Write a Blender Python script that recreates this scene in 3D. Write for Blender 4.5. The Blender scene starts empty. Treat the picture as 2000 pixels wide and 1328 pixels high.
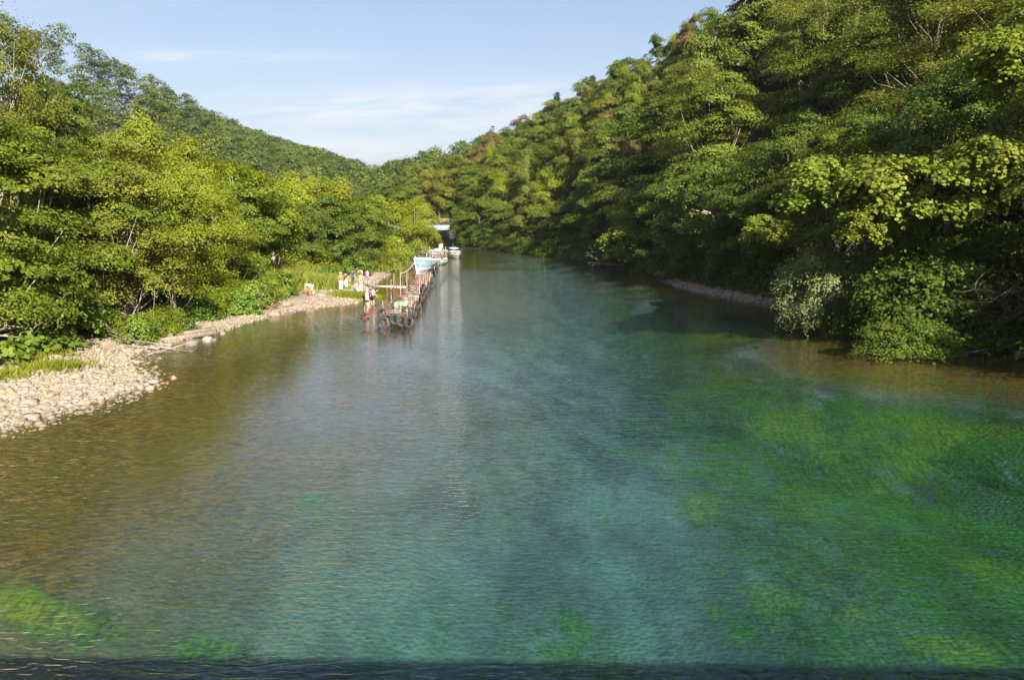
import bpy, math, random
import numpy as np
from mathutils import Vector, Matrix

R = math.radians
rng = np.random.default_rng(7)
random.seed(7)
sc = bpy.context.scene
col = sc.collection

# ---------------------------------------------------------------- camera
CAM_Z = 7.0
F, CX, CY = 1540.0, 1000.0, 664.0            # focal length and centre in photo pixels
PITCH = math.atan(239.0 / F)
cam_d = bpy.data.cameras.new('camera')
cam_d.sensor_width = 36.0
cam_d.lens = 36.0 * F / 2000.0
cam_d.clip_start = 0.1
cam_d.clip_end = 20000
cam = bpy.data.objects.new('camera', cam_d)
cam.location = (0, 0, CAM_Z)
cam.rotation_euler = (math.pi / 2 - PITCH, 0, 0)
col.objects.link(cam)
sc.camera = cam

# ---------------------------------------------------------------- light
SUN_EL, SUN_AZ = R(28.7), R(180 - 20)          # azimuth clockwise from +Y: behind the camera, to its right
sun_dir = Vector((math.sin(SUN_AZ) * math.cos(SUN_EL), math.cos(SUN_AZ) * math.cos(SUN_EL), math.sin(SUN_EL)))
sl = bpy.data.lights.new('sun', 'SUN')
sl.energy = 5.0
sl.angle = R(0.53)
sl.color = (1.0, 0.93, 0.80)
so = bpy.data.objects.new('sun', sl)
so.rotation_euler = sun_dir.to_track_quat('Z', 'Y').to_euler()
col.objects.link(so)

world = bpy.data.worlds.new('World')
sc.world = world
world.use_nodes = True
wn, wl = world.node_tree.nodes, world.node_tree.links
wn.clear()
w_out = wn.new('ShaderNodeOutputWorld')
w_bg = wn.new('ShaderNodeBackground')
w_sky = wn.new('ShaderNodeTexSky')
w_sky.sky_type = 'NISHITA'
w_sky.sun_disc = False
w_sky.sun_elevation = SUN_EL
w_sky.sun_rotation = SUN_AZ
w_sky.altitude = 300
w_sky.air_density = 1.0
w_sky.dust_density = 1.6
w_sky.ozone_density = 2.6
w_bg.inputs['Strength'].default_value = 0.056
wl.new(w_bg.outputs[0], w_out.inputs[0])
# thin cirrus veils: noise in the sky dome's own directions
w_tc = wn.new('ShaderNodeTexCoord')
w_sep = wn.new('ShaderNodeSeparateXYZ'); wl.new(w_tc.outputs['Generated'], w_sep.inputs[0])
w_div = wn.new('ShaderNodeMath'); w_div.operation = 'ADD'; w_div.inputs[1].default_value = 0.12
wl.new(w_sep.outputs['Z'], w_div.inputs[0])
w_px = wn.new('ShaderNodeMath'); w_px.operation = 'DIVIDE'; wl.new(w_sep.outputs['X'], w_px.inputs[0]); wl.new(w_div.outputs[0], w_px.inputs[1])
w_py = wn.new('ShaderNodeMath'); w_py.operation = 'DIVIDE'; wl.new(w_sep.outputs['Y'], w_py.inputs[0]); wl.new(w_div.outputs[0], w_py.inputs[1])
w_cmb = wn.new('ShaderNodeCombineXYZ'); wl.new(w_px.outputs[0], w_cmb.inputs[0]); wl.new(w_py.outputs[0], w_cmb.inputs[1])
w_map = wn.new('ShaderNodeMapping'); w_map.inputs['Scale'].default_value = (0.28, 1.15, 1); w_map.inputs['Location'].default_value = (3.1, 0.4, 0)
wl.new(w_cmb.outputs[0], w_map.inputs[0])
w_nz = wn.new('ShaderNodeTexNoise'); w_nz.inputs['Scale'].default_value = 1.3; w_nz.inputs['Detail'].default_value = 6; w_nz.inputs['Roughness'].default_value = 0.55
w_nz.inputs['Distortion'].default_value = 0.5
wl.new(w_map.outputs[0], w_nz.inputs['Vector'])
w_rmp = wn.new('ShaderNodeMapRange'); w_rmp.inputs['From Min'].default_value = 0.44; w_rmp.inputs['From Max'].default_value = 0.68
w_rmp.inputs['To Max'].default_value = 0.55
wl.new(w_nz.outputs['Fac'], w_rmp.inputs['Value'])
w_hz = wn.new('ShaderNodeMapRange'); w_hz.inputs['From Min'].default_value = 0.26; w_hz.inputs['From Max'].default_value = 0.0
w_hz.inputs['To Min'].default_value = 0.22; w_hz.inputs['To Max'].default_value = 0.85
wl.new(w_sep.outputs['Z'], w_hz.inputs['Value'])
def wmath(op, a, b=0.0):
    m_ = wn.new('ShaderNodeMath'); m_.operation = op
    for i_, v_ in enumerate((a, b)):
        if isinstance(v_, (int, float)): m_.inputs[i_].default_value = v_
        else: wl.new(v_, m_.inputs[i_])
    return m_.outputs[0]
# cirrus bands low over the valley: (slope of the band, half height, azimuth slope, half width, strength)
w_u = wmath('DIVIDE', w_sep.outputs['X'], w_sep.outputs['Y']); w_v = wmath('DIVIDE', w_sep.outputs['Z'], w_sep.outputs['Y'])
w_st = wn.new('ShaderNodeCombineXYZ'); wl.new(wmath('MULTIPLY', w_u, 5.0), w_st.inputs[0]); wl.new(wmath('MULTIPLY', wmath('ADD', w_v, wmath('MULTIPLY', w_u, -0.05)), 38.0), w_st.inputs[1])
w_n2 = wn.new('ShaderNodeTexNoise'); w_n2.inputs['Scale'].default_value = 1.6; w_n2.inputs['Detail'].default_value = 6; w_n2.inputs['Roughness'].default_value = 0.6; w_n2.inputs['Distortion'].default_value = 0.6
wl.new(w_st.outputs[0], w_n2.inputs['Vector'])
w_sum = 0.0
for (vc_, vw, uc, uw, am_) in [(0.128, 0.026, -0.14, 0.20, 1.0), (0.193, 0.0065, -0.36, 0.12, 0.9), (0.082, 0.016, -0.24, 0.14, 0.9), (0.155, 0.012, 0.02, 0.12, 0.5)]:
    q_ = wmath('ADD', wmath('POWER', wmath('ABSOLUTE', wmath('DIVIDE', wmath('SUBTRACT', w_v, vc_), vw)), 2.0), wmath('POWER', wmath('ABSOLUTE', wmath('DIVIDE', wmath('SUBTRACT', w_u, uc), uw)), 2.0))
    w_sum = wmath('ADD', wmath('MULTIPLY', wmath('EXPONENT', wmath('MULTIPLY', q_, -1.0)), am_), w_sum)
w_r2 = wn.new('ShaderNodeMapRange'); w_r2.inputs['From Min'].default_value = 0.35; w_r2.inputs['From Max'].default_value = 0.62
wl.new(w_n2.outputs['Fac'], w_r2.inputs['Value'])
w_cl = wmath('MULTIPLY', wmath('MULTIPLY', w_sum, w_r2.outputs[0]), 0.8)
w_rmp_ = w_cl
w_mx = wn.new('ShaderNodeMath'); w_mx.operation = 'MAXIMUM'; wl.new(w_rmp.outputs[0], w_mx.inputs[0]); wl.new(w_hz.outputs[0], w_mx.inputs[1])
w_mix = wn.new('ShaderNodeMix'); w_mix.data_type = 'RGBA'
wl.new(w_mx.outputs[0], w_mix.inputs['Factor']); wl.new(w_sky.outputs[0], w_mix.inputs[6])
w_mix.inputs[7].default_value = (4.7, 5.0, 5.7, 1)
w_mix2 = wn.new('ShaderNodeMix'); w_mix2.data_type = 'RGBA'
wl.new(w_cl, w_mix2.inputs['Factor']); wl.new(w_mix.outputs[2], w_mix2.inputs[6]); w_mix2.inputs[7].default_value = (6.5, 6.45, 6.6, 1)
wl.new(w_mix2.outputs[2], w_bg.inputs['Color'])

sc.view_settings.view_transform = 'Standard'
sc.view_settings.look = 'None'
sc.view_settings.gamma = 1
sc.view_settings.exposure = 1.45
sc.render.engine = 'CYCLES'
sc.cycles.max_bounces = 7
sc.cycles.diffuse_bounces = 3
sc.cycles.glossy_bounces = 3
sc.cycles.transmission_bounces = 3
sc.cycles.transparent_max_bounces = 8
sc.cycles.volume_bounces = 0
sc.cycles.sample_clamp_indirect = 3.0
sc.cycles.caustics_reflective = False
sc.cycles.caustics_refractive = False
sc.cycles.use_denoising = True

# ---------------------------------------------------------------- picture geometry -> world points
_cp, _sp = math.cos(PITCH), math.sin(PITCH)

def ray(px, py):
    u, v = (px - CX) / F, (CY - py) / F
    return np.array([u, _cp + v * _sp, -_sp + v * _cp])

def gp(px, py, z=0.0):
    """point at height z seen at photo pixel px, py"""
    d = ray(px, py)
    t = (z - CAM_Z) / d[2]
    return d[0] * t, d[1] * t

def far(px, py, D):
    """point at ground distance D seen at px, py"""
    d = ray(px, py)
    t = D / d[1]
    return d[0] * t, D, CAM_Z + d[2] * t

def proj(x, y, z):
    dz = z - CAM_Z
    dep = y * _cp - dz * _sp
    up = y * _sp + dz * _cp
    return CX + F * x / dep, CY - F * up / dep

# ---------------------------------------------------------------- objects and tags
def tag(o, label=None, cat=None, group=None, kind=None):
    if label: o['label'] = label
    if cat: o['category'] = cat
    if group: o['group'] = group
    if kind: o['kind'] = kind
    return o

def empty(name, loc, rz=0.0):
    o = bpy.data.objects.new(name, None)
    o.empty_display_size = 0.3
    o.location = loc
    o.rotation_euler = (0, 0, rz)
    col.objects.link(o)
    return o

def link(name, me, parent=None, mat=None):
    o = bpy.data.objects.new(name, me)
    col.objects.link(o)
    if mat is not None and not me.materials: me.materials.append(mat)
    if parent is not None: o.parent = parent
    return o

def mesh_np(name, V, faces_flat, sizes, mat=None, smooth=False, attrs=None):
    me = bpy.data.meshes.new(name)
    V = np.asarray(V, dtype=np.float32).reshape(-1, 3)
    faces_flat = np.asarray(faces_flat, dtype=np.int32).ravel()
    sizes = np.asarray(sizes, dtype=np.int32).ravel()
    me.vertices.add(len(V)); me.vertices.foreach_set('co', V.ravel())
    me.loops.add(len(faces_flat)); me.loops.foreach_set('vertex_index', faces_flat)
    st = np.zeros(len(sizes), dtype=np.int32); st[1:] = np.cumsum(sizes)[:-1]
    me.polygons.add(len(sizes)); me.polygons.foreach_set('loop_start', st)
    if smooth: me.polygons.foreach_set('use_smooth', np.ones(len(sizes), dtype=bool))
    me.update(calc_edges=True)
    for (an, dom, arr) in (attrs or []):
        a = me.attributes.new(an, 'FLOAT', dom)
        a.data.foreach_set('value', np.asarray(arr, dtype=np.float32))
    if mat is not None: me.materials.append(mat)
    return me

class MB:
    """collects polygons for one mesh object"""
    def __init__(s): s.v = []; s.f = []; s.n = 0
    def add(s, V, Fs):
        V = np.asarray(V, float).reshape(-1, 3)
        s.v.append(V); s.f += [[i + s.n for i in f] for f in Fs]; s.n += len(V)
    def box(s, c, d, rz=0.0, rx=0.0, ry=0.0, bev=0.0):
        hx, hy, hz = d[0] / 2, d[1] / 2, d[2] / 2
        V = np.array([[x, y, z] for z in (-hz, hz) for y in (-hy, hy) for x in (-hx, hx)])
        M = np.array(Matrix.Rotation(rz, 3, 'Z') @ Matrix.Rotation(ry, 3, 'Y') @ Matrix.Rotation(rx, 3, 'X'))
        s.add(V @ M.T + np.array(c), [[0, 2, 3, 1], [4, 5, 7, 6], [0, 1, 5, 4], [2, 6, 7, 3], [0, 4, 6, 2], [1, 3, 7, 5]])
    def tube(s, pts, rad, n=6, cap=True, closed=False):
        pts = [np.asarray(p, float) for p in pts]
        if not hasattr(rad, '__len__'): rad = [rad] * len(pts)
        m = len(pts); V = []
        prev = None
        for i, p in enumerate(pts):
            if closed: t = pts[(i + 1) % m] - pts[i - 1]
            else: t = pts[min(i + 1, m - 1)] - pts[max(i - 1, 0)]
            t = t / (np.linalg.norm(t) + 1e-9)
            if prev is None:
                a = np.array([0, 0, 1.0]) if abs(t[2]) < 0.9 else np.array([1.0, 0, 0])
                u = np.cross(t, a)
            else:
                u = prev - t * np.dot(prev, t)
            u /= (np.linalg.norm(u) + 1e-9); prev = u
            w = np.cross(t, u)
            for k in range(n):
                an = 2 * math.pi * k / n
                V.append(p + rad[i] * (math.cos(an) * u + math.sin(an) * w))
        Fs = []
        for i in range(m if closed else m - 1):
            j = (i + 1) % m
            for k in range(n):
                k2 = (k + 1) % n
                Fs.append([i * n + k, i * n + k2, j * n + k2, j * n + k])
        if cap and not closed:
            Fs.append(list(range(n))[::-1]); Fs.append([(m - 1) * n + k for k in range(n)])
        s.add(V, Fs)
    def ball(s, c, r, nu=10, nv=7):
        r = np.asarray(r if hasattr(r, '__len__') else (r, r, r), float)
        V = [[0, 0, -1]]
        for i in range(1, nv):
            ph = -math.pi / 2 + math.pi * i / nv
            for k in range(nu):
                a = 2 * math.pi * k / nu
                V.append([math.cos(ph) * math.cos(a), math.cos(ph) * math.sin(a), math.sin(ph)])
        V.append([0, 0, 1]); L = len(V) - 1
        Fs = [[0, 1 + (k + 1) % nu, 1 + k] for k in range(nu)]
        for i in range(nv - 2):
            a, b = 1 + i * nu, 1 + (i + 1) * nu
            Fs += [[a + k, a + (k + 1) % nu, b + (k + 1) % nu, b + k] for k in range(nu)]
        a = 1 + (nv - 2) * nu
        Fs += [[a + k, a + (k + 1) % nu, L] for k in range(nu)]
        s.add(np.array(V) * r + np.array(c), Fs)
    def mesh(s, name, mat, smooth=False):
        return mesh_np(name, np.concatenate(s.v), np.concatenate([np.array(f) for f in s.f]), [len(f) for f in s.f], mat, smooth)
    def build(s, name, mat, parent=None, smooth=False):
        return link(name, s.mesh(name, mat, smooth), parent)

# ---------------------------------------------------------------- materials
class NT:
    def __init__(s, name):
        s.m = bpy.data.materials.new(name); s.m.use_nodes = True
        s.n, s.l = s.m.node_tree.nodes, s.m.node_tree.links
        s.n.clear(); s.out = s.n.new('ShaderNodeOutputMaterial')
    def node(s, t, **kw):
        x = s.n.new(t)
        for k, v in kw.items(): setattr(x, k, v)
        return x
    def set(s, sock, v):
        if isinstance(v, bpy.types.NodeSocket): s.l.new(v, sock)
        elif isinstance(v, (tuple, list)) and len(v) == 3 and sock.type == 'RGBA': sock.default_value = (*v, 1)
        else: sock.default_value = v
    def math(s, op, a, b=0.0, c=None, clamp=False):
        x = s.node('ShaderNodeMath', operation=op, use_clamp=clamp)
        s.set(x.inputs[0], a); s.set(x.inputs[1], b)
        if c is not None: s.set(x.inputs[2], c)
        return x.outputs[0]
    def mix(s, f, a, b, mode='MIX'):
        x = s.node('ShaderNodeMix', data_type='RGBA', blend_type=mode)
        s.set(x.inputs['Factor'], f); s.set(x.inputs[6], a); s.set(x.inputs[7], b)
        return x.outputs[2]
    def range(s, v, a, b, c=0.0, d=1.0, smooth=False):
        x = s.node('ShaderNodeMapRange')
        if smooth: x.interpolation_type = 'SMOOTHSTEP'
        s.set(x.inputs['Value'], v)
        for k, q in zip(('From Min', 'From Max', 'To Min', 'To Max'), (a, b, c, d)): s.set(x.inputs[k], q)
        return x.outputs[0]
    def coord(s, which='Object', scale=(1, 1, 1), loc=(0, 0, 0), rot=(0, 0, 0)):
        if not hasattr(s, '_tc'): s._tc = s.node('ShaderNodeTexCoord')
        mp = s.node('ShaderNodeMapping')
        mp.inputs['Scale'].default_value = scale; mp.inputs['Location'].default_value = loc; mp.inputs['Rotation'].default_value = rot
        s.l.new(s._tc.outputs[which], mp.inputs[0])
        return mp.outputs[0]
    def noise(s, vec, scale=1.0, detail=3.0, rough=0.5, dist=0.0):
        x = s.node('ShaderNodeTexNoise')
        s.set(x.inputs['Vector'], vec)
        x.inputs['Scale'].default_value = scale; x.inputs['Detail'].default_value = detail
        x.inputs['Roughness'].default_value = rough; x.inputs['Distortion'].default_value = dist
        return x.outputs['Fac']
    def voro(s, vec, scale, feat='F1', out='Distance'):
        x = s.node('ShaderNodeTexVoronoi', feature=feat)
        s.set(x.inputs['Vector'], vec); x.inputs['Scale'].default_value = scale
        return x.outputs[out]
    def attr(s, name):
        x = s.node('ShaderNodeAttribute', attribute_name=name)
        return x.outputs['Fac']
    def bump(s, h, strength=0.3, dist=0.05, normal=None):
        x = s.node('ShaderNodeBump')
        s.set(x.inputs['Height'], h); s.set(x.inputs['Strength'], strength); s.set(x.inputs['Distance'], dist)
        if normal is not None: s.set(x.inputs['Normal'], normal)
        return x.outputs[0]
    def pbr(s, color, rough=0.7, metal=0.0, normal=None, spec=0.4):
        b = s.node('ShaderNodeBsdfPrincipled')
        s.set(b.inputs['Base Color'], color); s.set(b.inputs['Roughness'], rough); s.set(b.inputs['Metallic'], metal)
        s.set(b.inputs['Specular IOR Level'], spec)
        if normal is not None: s.set(b.inputs['Normal'], normal)
        s.l.new(b.outputs[0], s.out.inputs[0])
        return s.m

def simple(name, c, rough=0.7, var=0.25, scale=6.0, metal=0.0, bump=0.15, dirt=None):
    t = NT(name)
    v = t.coord('Object')
    n = t.noise(v, scale, 5, 0.6)
    c2 = tuple(max(0, x * (1 - var)) for x in c); c3 = tuple(min(1, x * (1 + var * 0.7)) for x in c)
    cc = t.mix(t.range(n, 0.3, 0.7), c2, c3)
    if dirt:
        n2 = t.noise(v, scale * 0.6, 6, 0.65)
        cc = t.mix(t.range(n2, 0.5, 0.62), cc, dirt)
    return t.pbr(cc, rough, metal, t.bump(n, bump, 0.02))

def leaf_mat(name, dark, light, trans=0.35, hue=0.03, val=0.35, accent=None, gloss=0.25):
    t = NT(name)
    lv = t.attr('lv')
    oi = t.node('ShaderNodeObjectInfo')
    c = t.mix(lv, dark, light)
    if accent: c = t.mix(t.range(lv, 0.86, 0.97), c, accent)
    hs = t.node('ShaderNodeHueSaturation')
    t.set(hs.inputs['Color'], c)
    t.set(hs.inputs['Hue'], t.math('ADD', 0.5 - hue / 2, t.math('MULTIPLY', oi.outputs['Random'], hue)))
    r2 = t.math('FRACT', t.math('MULTIPLY', oi.outputs['Random'], 37.7))
    t.set(hs.inputs['Value'], t.math('ADD', 1 - val / 2, t.math('MULTIPLY', r2, val)))
    cc = hs.outputs[0]
    b = t.node('ShaderNodeBsdfPrincipled')
    t.set(b.inputs['Base Color'], cc); b.inputs['Roughness'].default_value = 0.5; b.inputs['Specular IOR Level'].default_value = gloss
    tr = t.node('ShaderNodeBsdfTranslucent')
    t.set(tr.inputs['Color'], t.mix(1.0, cc, (1.25, 1.2, 0.5), 'MULTIPLY'))
    mx = t.node('ShaderNodeMixShader'); mx.inputs[0].default_value = trans
    t.l.new(b.outputs[0], mx.inputs[1]); t.l.new(tr.outputs[0], mx.inputs[2]); t.l.new(mx.outputs[0], t.out.inputs[0])
    return t.m

def bark_mat(name, c1, c2):
    t = NT(name)
    v = t.coord('Object', (6, 6, 1.2))
    n = t.noise(v, 2.5, 5, 0.65)
    return t.pbr(t.mix(t.range(n, 0.35, 0.65), c1, c2), 0.9, 0, t.bump(n, 0.5, 0.03), 0.15)

M = {}
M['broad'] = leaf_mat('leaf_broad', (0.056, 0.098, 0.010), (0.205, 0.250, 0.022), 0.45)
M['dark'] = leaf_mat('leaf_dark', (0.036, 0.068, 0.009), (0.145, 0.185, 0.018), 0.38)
M['willow'] = leaf_mat('leaf_willow', (0.115, 0.165, 0.010), (0.290, 0.320, 0.022), 0.42, 0.02, 0.25)
M['olive'] = leaf_mat('leaf_olive', (0.074, 0.098, 0.011), (0.245, 0.260, 0.028), 0.4)
M['russet'] = leaf_mat('leaf_russet', (0.080, 0.068, 0.022), (0.190, 0.135, 0.050), 0.25, 0.02)
M['vine'] = leaf_mat('leaf_vine', (0.095, 0.150, 0.014), (0.270, 0.310, 0.034), 0.42, 0.02, 0.2, (0.42, 0.30, 0.03))
M['pale'] = leaf_mat('leaf_pale', (0.100, 0.150, 0.045), (0.250, 0.290, 0.110), 0.35)
M['herb'] = leaf_mat('leaf_herb', (0.065, 0.125, 0.014), (0.180, 0.250, 0.030), 0.35)
M['grass'] = leaf_mat('leaf_grass', (0.200, 0.250, 0.030), (0.450, 0.440, 0.090), 0.4)
M['conifer'] = leaf_mat('leaf_conifer', (0.014, 0.035, 0.016), (0.035, 0.065, 0.030), 0.05)
M['farwood'] = leaf_mat('leaf_far_wood', (0.046, 0.074, 0.012), (0.135, 0.160, 0.024), 0.25)
M['bark'] = bark_mat('bark_grey', (0.07, 0.055, 0.042), (0.20, 0.165, 0.13))
M['bark_pale'] = bark_mat('bark_pale', (0.20, 0.165, 0.125), (0.42, 0.36, 0.29))
M['deadwood'] = bark_mat('dead_wood', (0.16, 0.13, 0.11), (0.42, 0.37, 0.32))
M['rust'] = simple('rust_pipe', (0.20, 0.080, 0.050), 0.85, 0.45, 9, 0.1, 0.3, (0.12, 0.05, 0.035))
M['steel'] = simple('grey_pipe', (0.27, 0.26, 0.24), 0.55, 0.2, 8, 0.3)
M['plank'] = simple('weathered_plank', (0.25, 0.20, 0.16), 0.85, 0.35, 5, 0, 0.3, (0.20, 0.15, 0.12))
M['white_plank'] = simple('pale_plank', (0.62, 0.60, 0.54), 0.7, 0.15, 5)
M['rubber'] = simple('tyre_rubber', (0.030, 0.028, 0.028), 0.75, 0.35, 7, 0, 0.2, (0.10, 0.09, 0.085))
M['white_paint'] = simple('white_paint', (0.74, 0.74, 0.71), 0.4, 0.08, 3, 0, 0.03)
M['cream_paint'] = simple('cream_paint', (0.62, 0.60, 0.55), 0.45, 0.12, 3, 0, 0.03)
M['blue_paint'] = simple('faded_blue_paint', (0.22, 0.38, 0.43), 0.5, 0.22, 2.4, 0, 0.05, (0.50, 0.62, 0.64))
M['pale_blue'] = simple('pale_blue_paint', (0.52, 0.66, 0.68), 0.5, 0.12, 2.4, 0, 0.05)
M['dark_trim'] = simple('dark_trim', (0.05, 0.06, 0.065), 0.6)
M['glass'] = simple('dark_glass', (0.03, 0.045, 0.05), 0.12, 0.1, 3, 0, 0.0)
M['rope'] = simple('rope', (0.50, 0.45, 0.34), 0.9)
M['net'] = simple('net', (0.20, 0.26, 0.17), 0.95, 0.5, 12, 0, 0.5, (0.42, 0.40, 0.33))
M['bridge_blue'] = simple('bridge_blue', (0.26, 0.37, 0.45), 0.5, 0.12, 0.6)
M['bridge_rust'] = simple('bridge_rust', (0.42, 0.20, 0.12), 0.8, 0.3, 1.2)
M['bridge_red'] = simple('bridge_paint', (0.18, 0.16, 0.15), 0.6)
M['skin'] = simple('skin', (0.50, 0.32, 0.24), 0.6, 0.06, 8, 0, 0.02)
M['hair'] = simple('hair', (0.030, 0.022, 0.018), 0.7, 0.3, 20)
for k, c in dict(orange=(0.62, 0.20, 0.06), white=(0.74, 0.72, 0.70), grey=(0.17, 0.16, 0.19), navy=(0.04, 0.05, 0.16), pink=(0.62, 0.30, 0.36),
                 lilac=(0.55, 0.40, 0.62), black=(0.03, 0.03, 0.035), khaki=(0.42, 0.36, 0.24), blue=(0.18, 0.30, 0.55), brown=(0.16, 0.09, 0.06),
                 cream=(0.72, 0.66, 0.50), maroon=(0.24, 0.06, 0.09), aqua=(0.45, 0.66, 0.74)).items():
    M['c_' + k] = simple('cloth_' + k, c, 0.85, 0.12, 9, 0, 0.1)

def rock_mat():
    t = NT('stone')
    oi = t.attr('lv')
    v = t.coord('Object')
    n = t.noise(v, 5, 5, 0.6)
    c = t.mix(oi, (0.11, 0.083, 0.062), (0.39, 0.325, 0.255))
    c = t.mix(t.range(oi, 0.9, 0.98), c, (0.40, 0.24, 0.12))
    c = t.mix(t.math('MULTIPLY', n, 0.45), c, (0.22, 0.18, 0.14))
    return t.pbr(c, 0.85, 0, t.bump(n, 0.3, 0.02), 0.25)
M['stone'] = rock_mat()

# ---------------------------------------------------------------- banks, hills, river bed
left_px = [(0, 832), (60, 818), (120, 800), (180, 786), (240, 766), (274, 752), (283, 741), (262, 724), (246, 706), (262, 690), (310, 678),
           (360, 664), (400, 657), (440, 646), (490, 630), (540, 617), (600, 606), (650, 599), (690, 594), (706, 589), (712, 581),
           (716, 574), (728, 565), (738, 553), (750, 543), (768, 533), (790, 525), (806, 516), (815, 508), (828, 500), (840, 494), (850, 489)]
Lp = [(-75, -260), (-52, -60), (-36, -15), (-26, 8), (-20.5, 20)] + [gp(*p) for p in left_px] + [(-23, 186), (-40, 208), (-75, 232), (-140, 260), (-400, 330)]
right_px = [(2000, 708), (1900, 702), (1800, 698), (1715, 692), (1668, 668), (1630, 640), (1560, 606), (1450, 589), (1360, 571), (1310, 556), (1270, 541), (1230, 527),
            (1190, 519), (1140, 509), (1080, 499), (1010, 492), (950, 487), (905, 484)]
Rp = [(110, -260), (75, -60), (41, -8), (31.5, 14), (28.5, 25), (27.2, 33)] + [gp(*p) for p in right_px] + [(-17, 202), (-24, 222), (-42, 246), (-90, 285), (-160, 320), (-420, 410)]
Lp = np.array(Lp, float); Rp = np.array(Rp, float)

def pl_dist(P, L, vals=None):
    """distance of points P (n,2) to polyline L, and vals interpolated at the nearest spot"""
    best = np.full(len(P), 1e9); bv = np.zeros(len(P))
    for i in range(len(L) - 1):
        a, b = L[i], L[i + 1]; ab = b - a
        t = np.clip(((P - a) @ ab) / (ab @ ab + 1e-12), 0, 1)
        d = np.hypot(*(P - a - t[:, None] * ab).T)
        m = d < best
        best = np.where(m, d, best)
        if vals is not None: bv = np.where(m, vals[i] + t * (vals[i + 1] - vals[i]), bv)
    return (best, bv) if vals is not None else best

def inside(P, poly):
    x, y = P[:, 0], P[:, 1]; c = np.zeros(len(P), bool)
    n = len(poly); j = n - 1
    for i in range(n):
        xi, yi = poly[i]; xj, yj = poly[j]
        if yi != yj:
            m = ((yi > y) != (yj > y)) & (x < (xj - xi) * (y - yi) / (yj - yi) + xi)
            c ^= m
        j = i
    return c
river_poly = np.concatenate([Lp, Rp[::-1]])

def crest(pts, treeh):
    out = []
    for (px, py, D) in pts:
        x, y, z = far(px, py, D); out.append((x, y, z - treeh))
    return np.array(out)
CR = crest([(2600, -210, 60), (2150, -160, 85), (1800, -120, 115), (1560, -60, 145), (1400, 20, 178), (1330, 85, 196), (1225, 132, 225), (1150, 180, 245), (1050, 222, 265),
            (1000, 245, 280), (900, 285, 310), (818, 306, 345), (760, 328, 380), (715, 345, 420), (660, 372, 500)], 10.0)
CL = crest([(-1500, -250, 300), (-500, -100, 340), (0, -5, 385), (130, 66, 400), (260, 134, 425), (400, 218, 470), (560, 292, 540), (640, 325, 585), (700, 350, 640), (760, 385, 760), (800, 408, 950)], 6.0)

def vnoise(x, y, s, seed=0):
    """smooth value noise, vectorised"""
    x = np.asarray(x, float) / s; y = np.asarray(y, float) / s
    xi, yi = np.floor(x).astype(np.int64), np.floor(y).astype(np.int64)
    fx, fy = x - xi, y - yi
    fx = fx * fx * (3 - 2 * fx); fy = fy * fy * (3 - 2 * fy)
    def h(a, b):
        n = (a * 374761393 + b * 668265263 + seed * 982451653) & 0x7fffffff
        n = ((n ^ (n >> 13)) * 1274126177) & 0x7fffffff
        return ((n ^ (n >> 16)) & 0xffff) / 65535.0
    return (h(xi, yi) * (1 - fx) + h(xi + 1, yi) * fx) * (1 - fy) + (h(xi, yi + 1) * (1 - fx) + h(xi + 1, yi + 1) * fx) * fy

def sstep(a, b, x):
    t = np.clip((x - a) / (b - a), 0, 1)
    return t * t * (3 - 2 * t)

def fields(x, y):
    P = np.stack([np.ravel(x), np.ravel(y)], 1).astype(float)
    ins = inside(P, river_poly)
    dL, dR = pl_dist(P, Lp), pl_dist(P, Rp)
    cR, hR = pl_dist(P, CR[:, :2], CR[:, 2]); cL, hL = pl_dist(P, CL[:, :2], CL[:, 2])
    return P, ins, dL, dR, cR, hR, cL, hL

def ground_z(x, y, full=False):
    P, ins, dL, dR, cR, hR, cL, hL = fields(x, y)
    X, Y = P[:, 0], P[:, 1]
    onleft = dL < dR
    # left: beach, low terrace, then hill
    n = vnoise(X, Y, 3.0, 1) - 0.5
    zl = 0.055 * dL + 0.9 * sstep(5, 12, dL) + 1.0 * sstep(14, 60, dL) + 0.12 * n * sstep(0, 2, dL)
    dhl = np.maximum(dL - 45, 0)

    # right: narrow shelf then steep slope to the crest
    dhr = np.maximum(dR - 1.6, 0)
    rr = dhr / (dhr + cR + 1e-6)
    # past the crest the ground falls gently
    side = np.zeros(len(P))
    zr = 0.16 * np.minimum(dR, 4) + hR * rr ** 0.92 + (vnoise(X, Y, 9, 3) - 0.5) * 2.0 * sstep(4, 20, dR)
    far_side = np.maximum(dR - 4, 0)
    zh = hL * (far_side / (far_side + cL + 1e-6)) ** 1.3 * sstep(-20, -60, X + 0.15 * (Y - 220))
    zr = np.maximum(zr, zh)
    land = np.where(onleft, zl, zr)
    # bed
    d = np.minimum(dL, dR)
    near_l = 1.0 - sstep(9, 24, dL + 4 * (vnoise(X, Y, 8, 5) - .5))
    depth_l = 0.055 * dL + 2.2 * sstep(9, 26, dL)
    depth_r = 0.11 * np.minimum(dR, 9) + 1.9 * sstep(7, 15, dR)
    depth = np.minimum(depth_l, depth_r) + 0.35 * (vnoise(X, Y, 5, 9) - .5) * sstep(3, 12, d) + 0.03
    z = np.where(ins, -depth, land)
    if full == 2: return z, ins, dL, dR, zh >= zr - 1e-6
    if full: return z, ins, dL, dR
    return z

def gz(x, y): return float(ground_z(np.array([x]), np.array([y]))[0])

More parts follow.
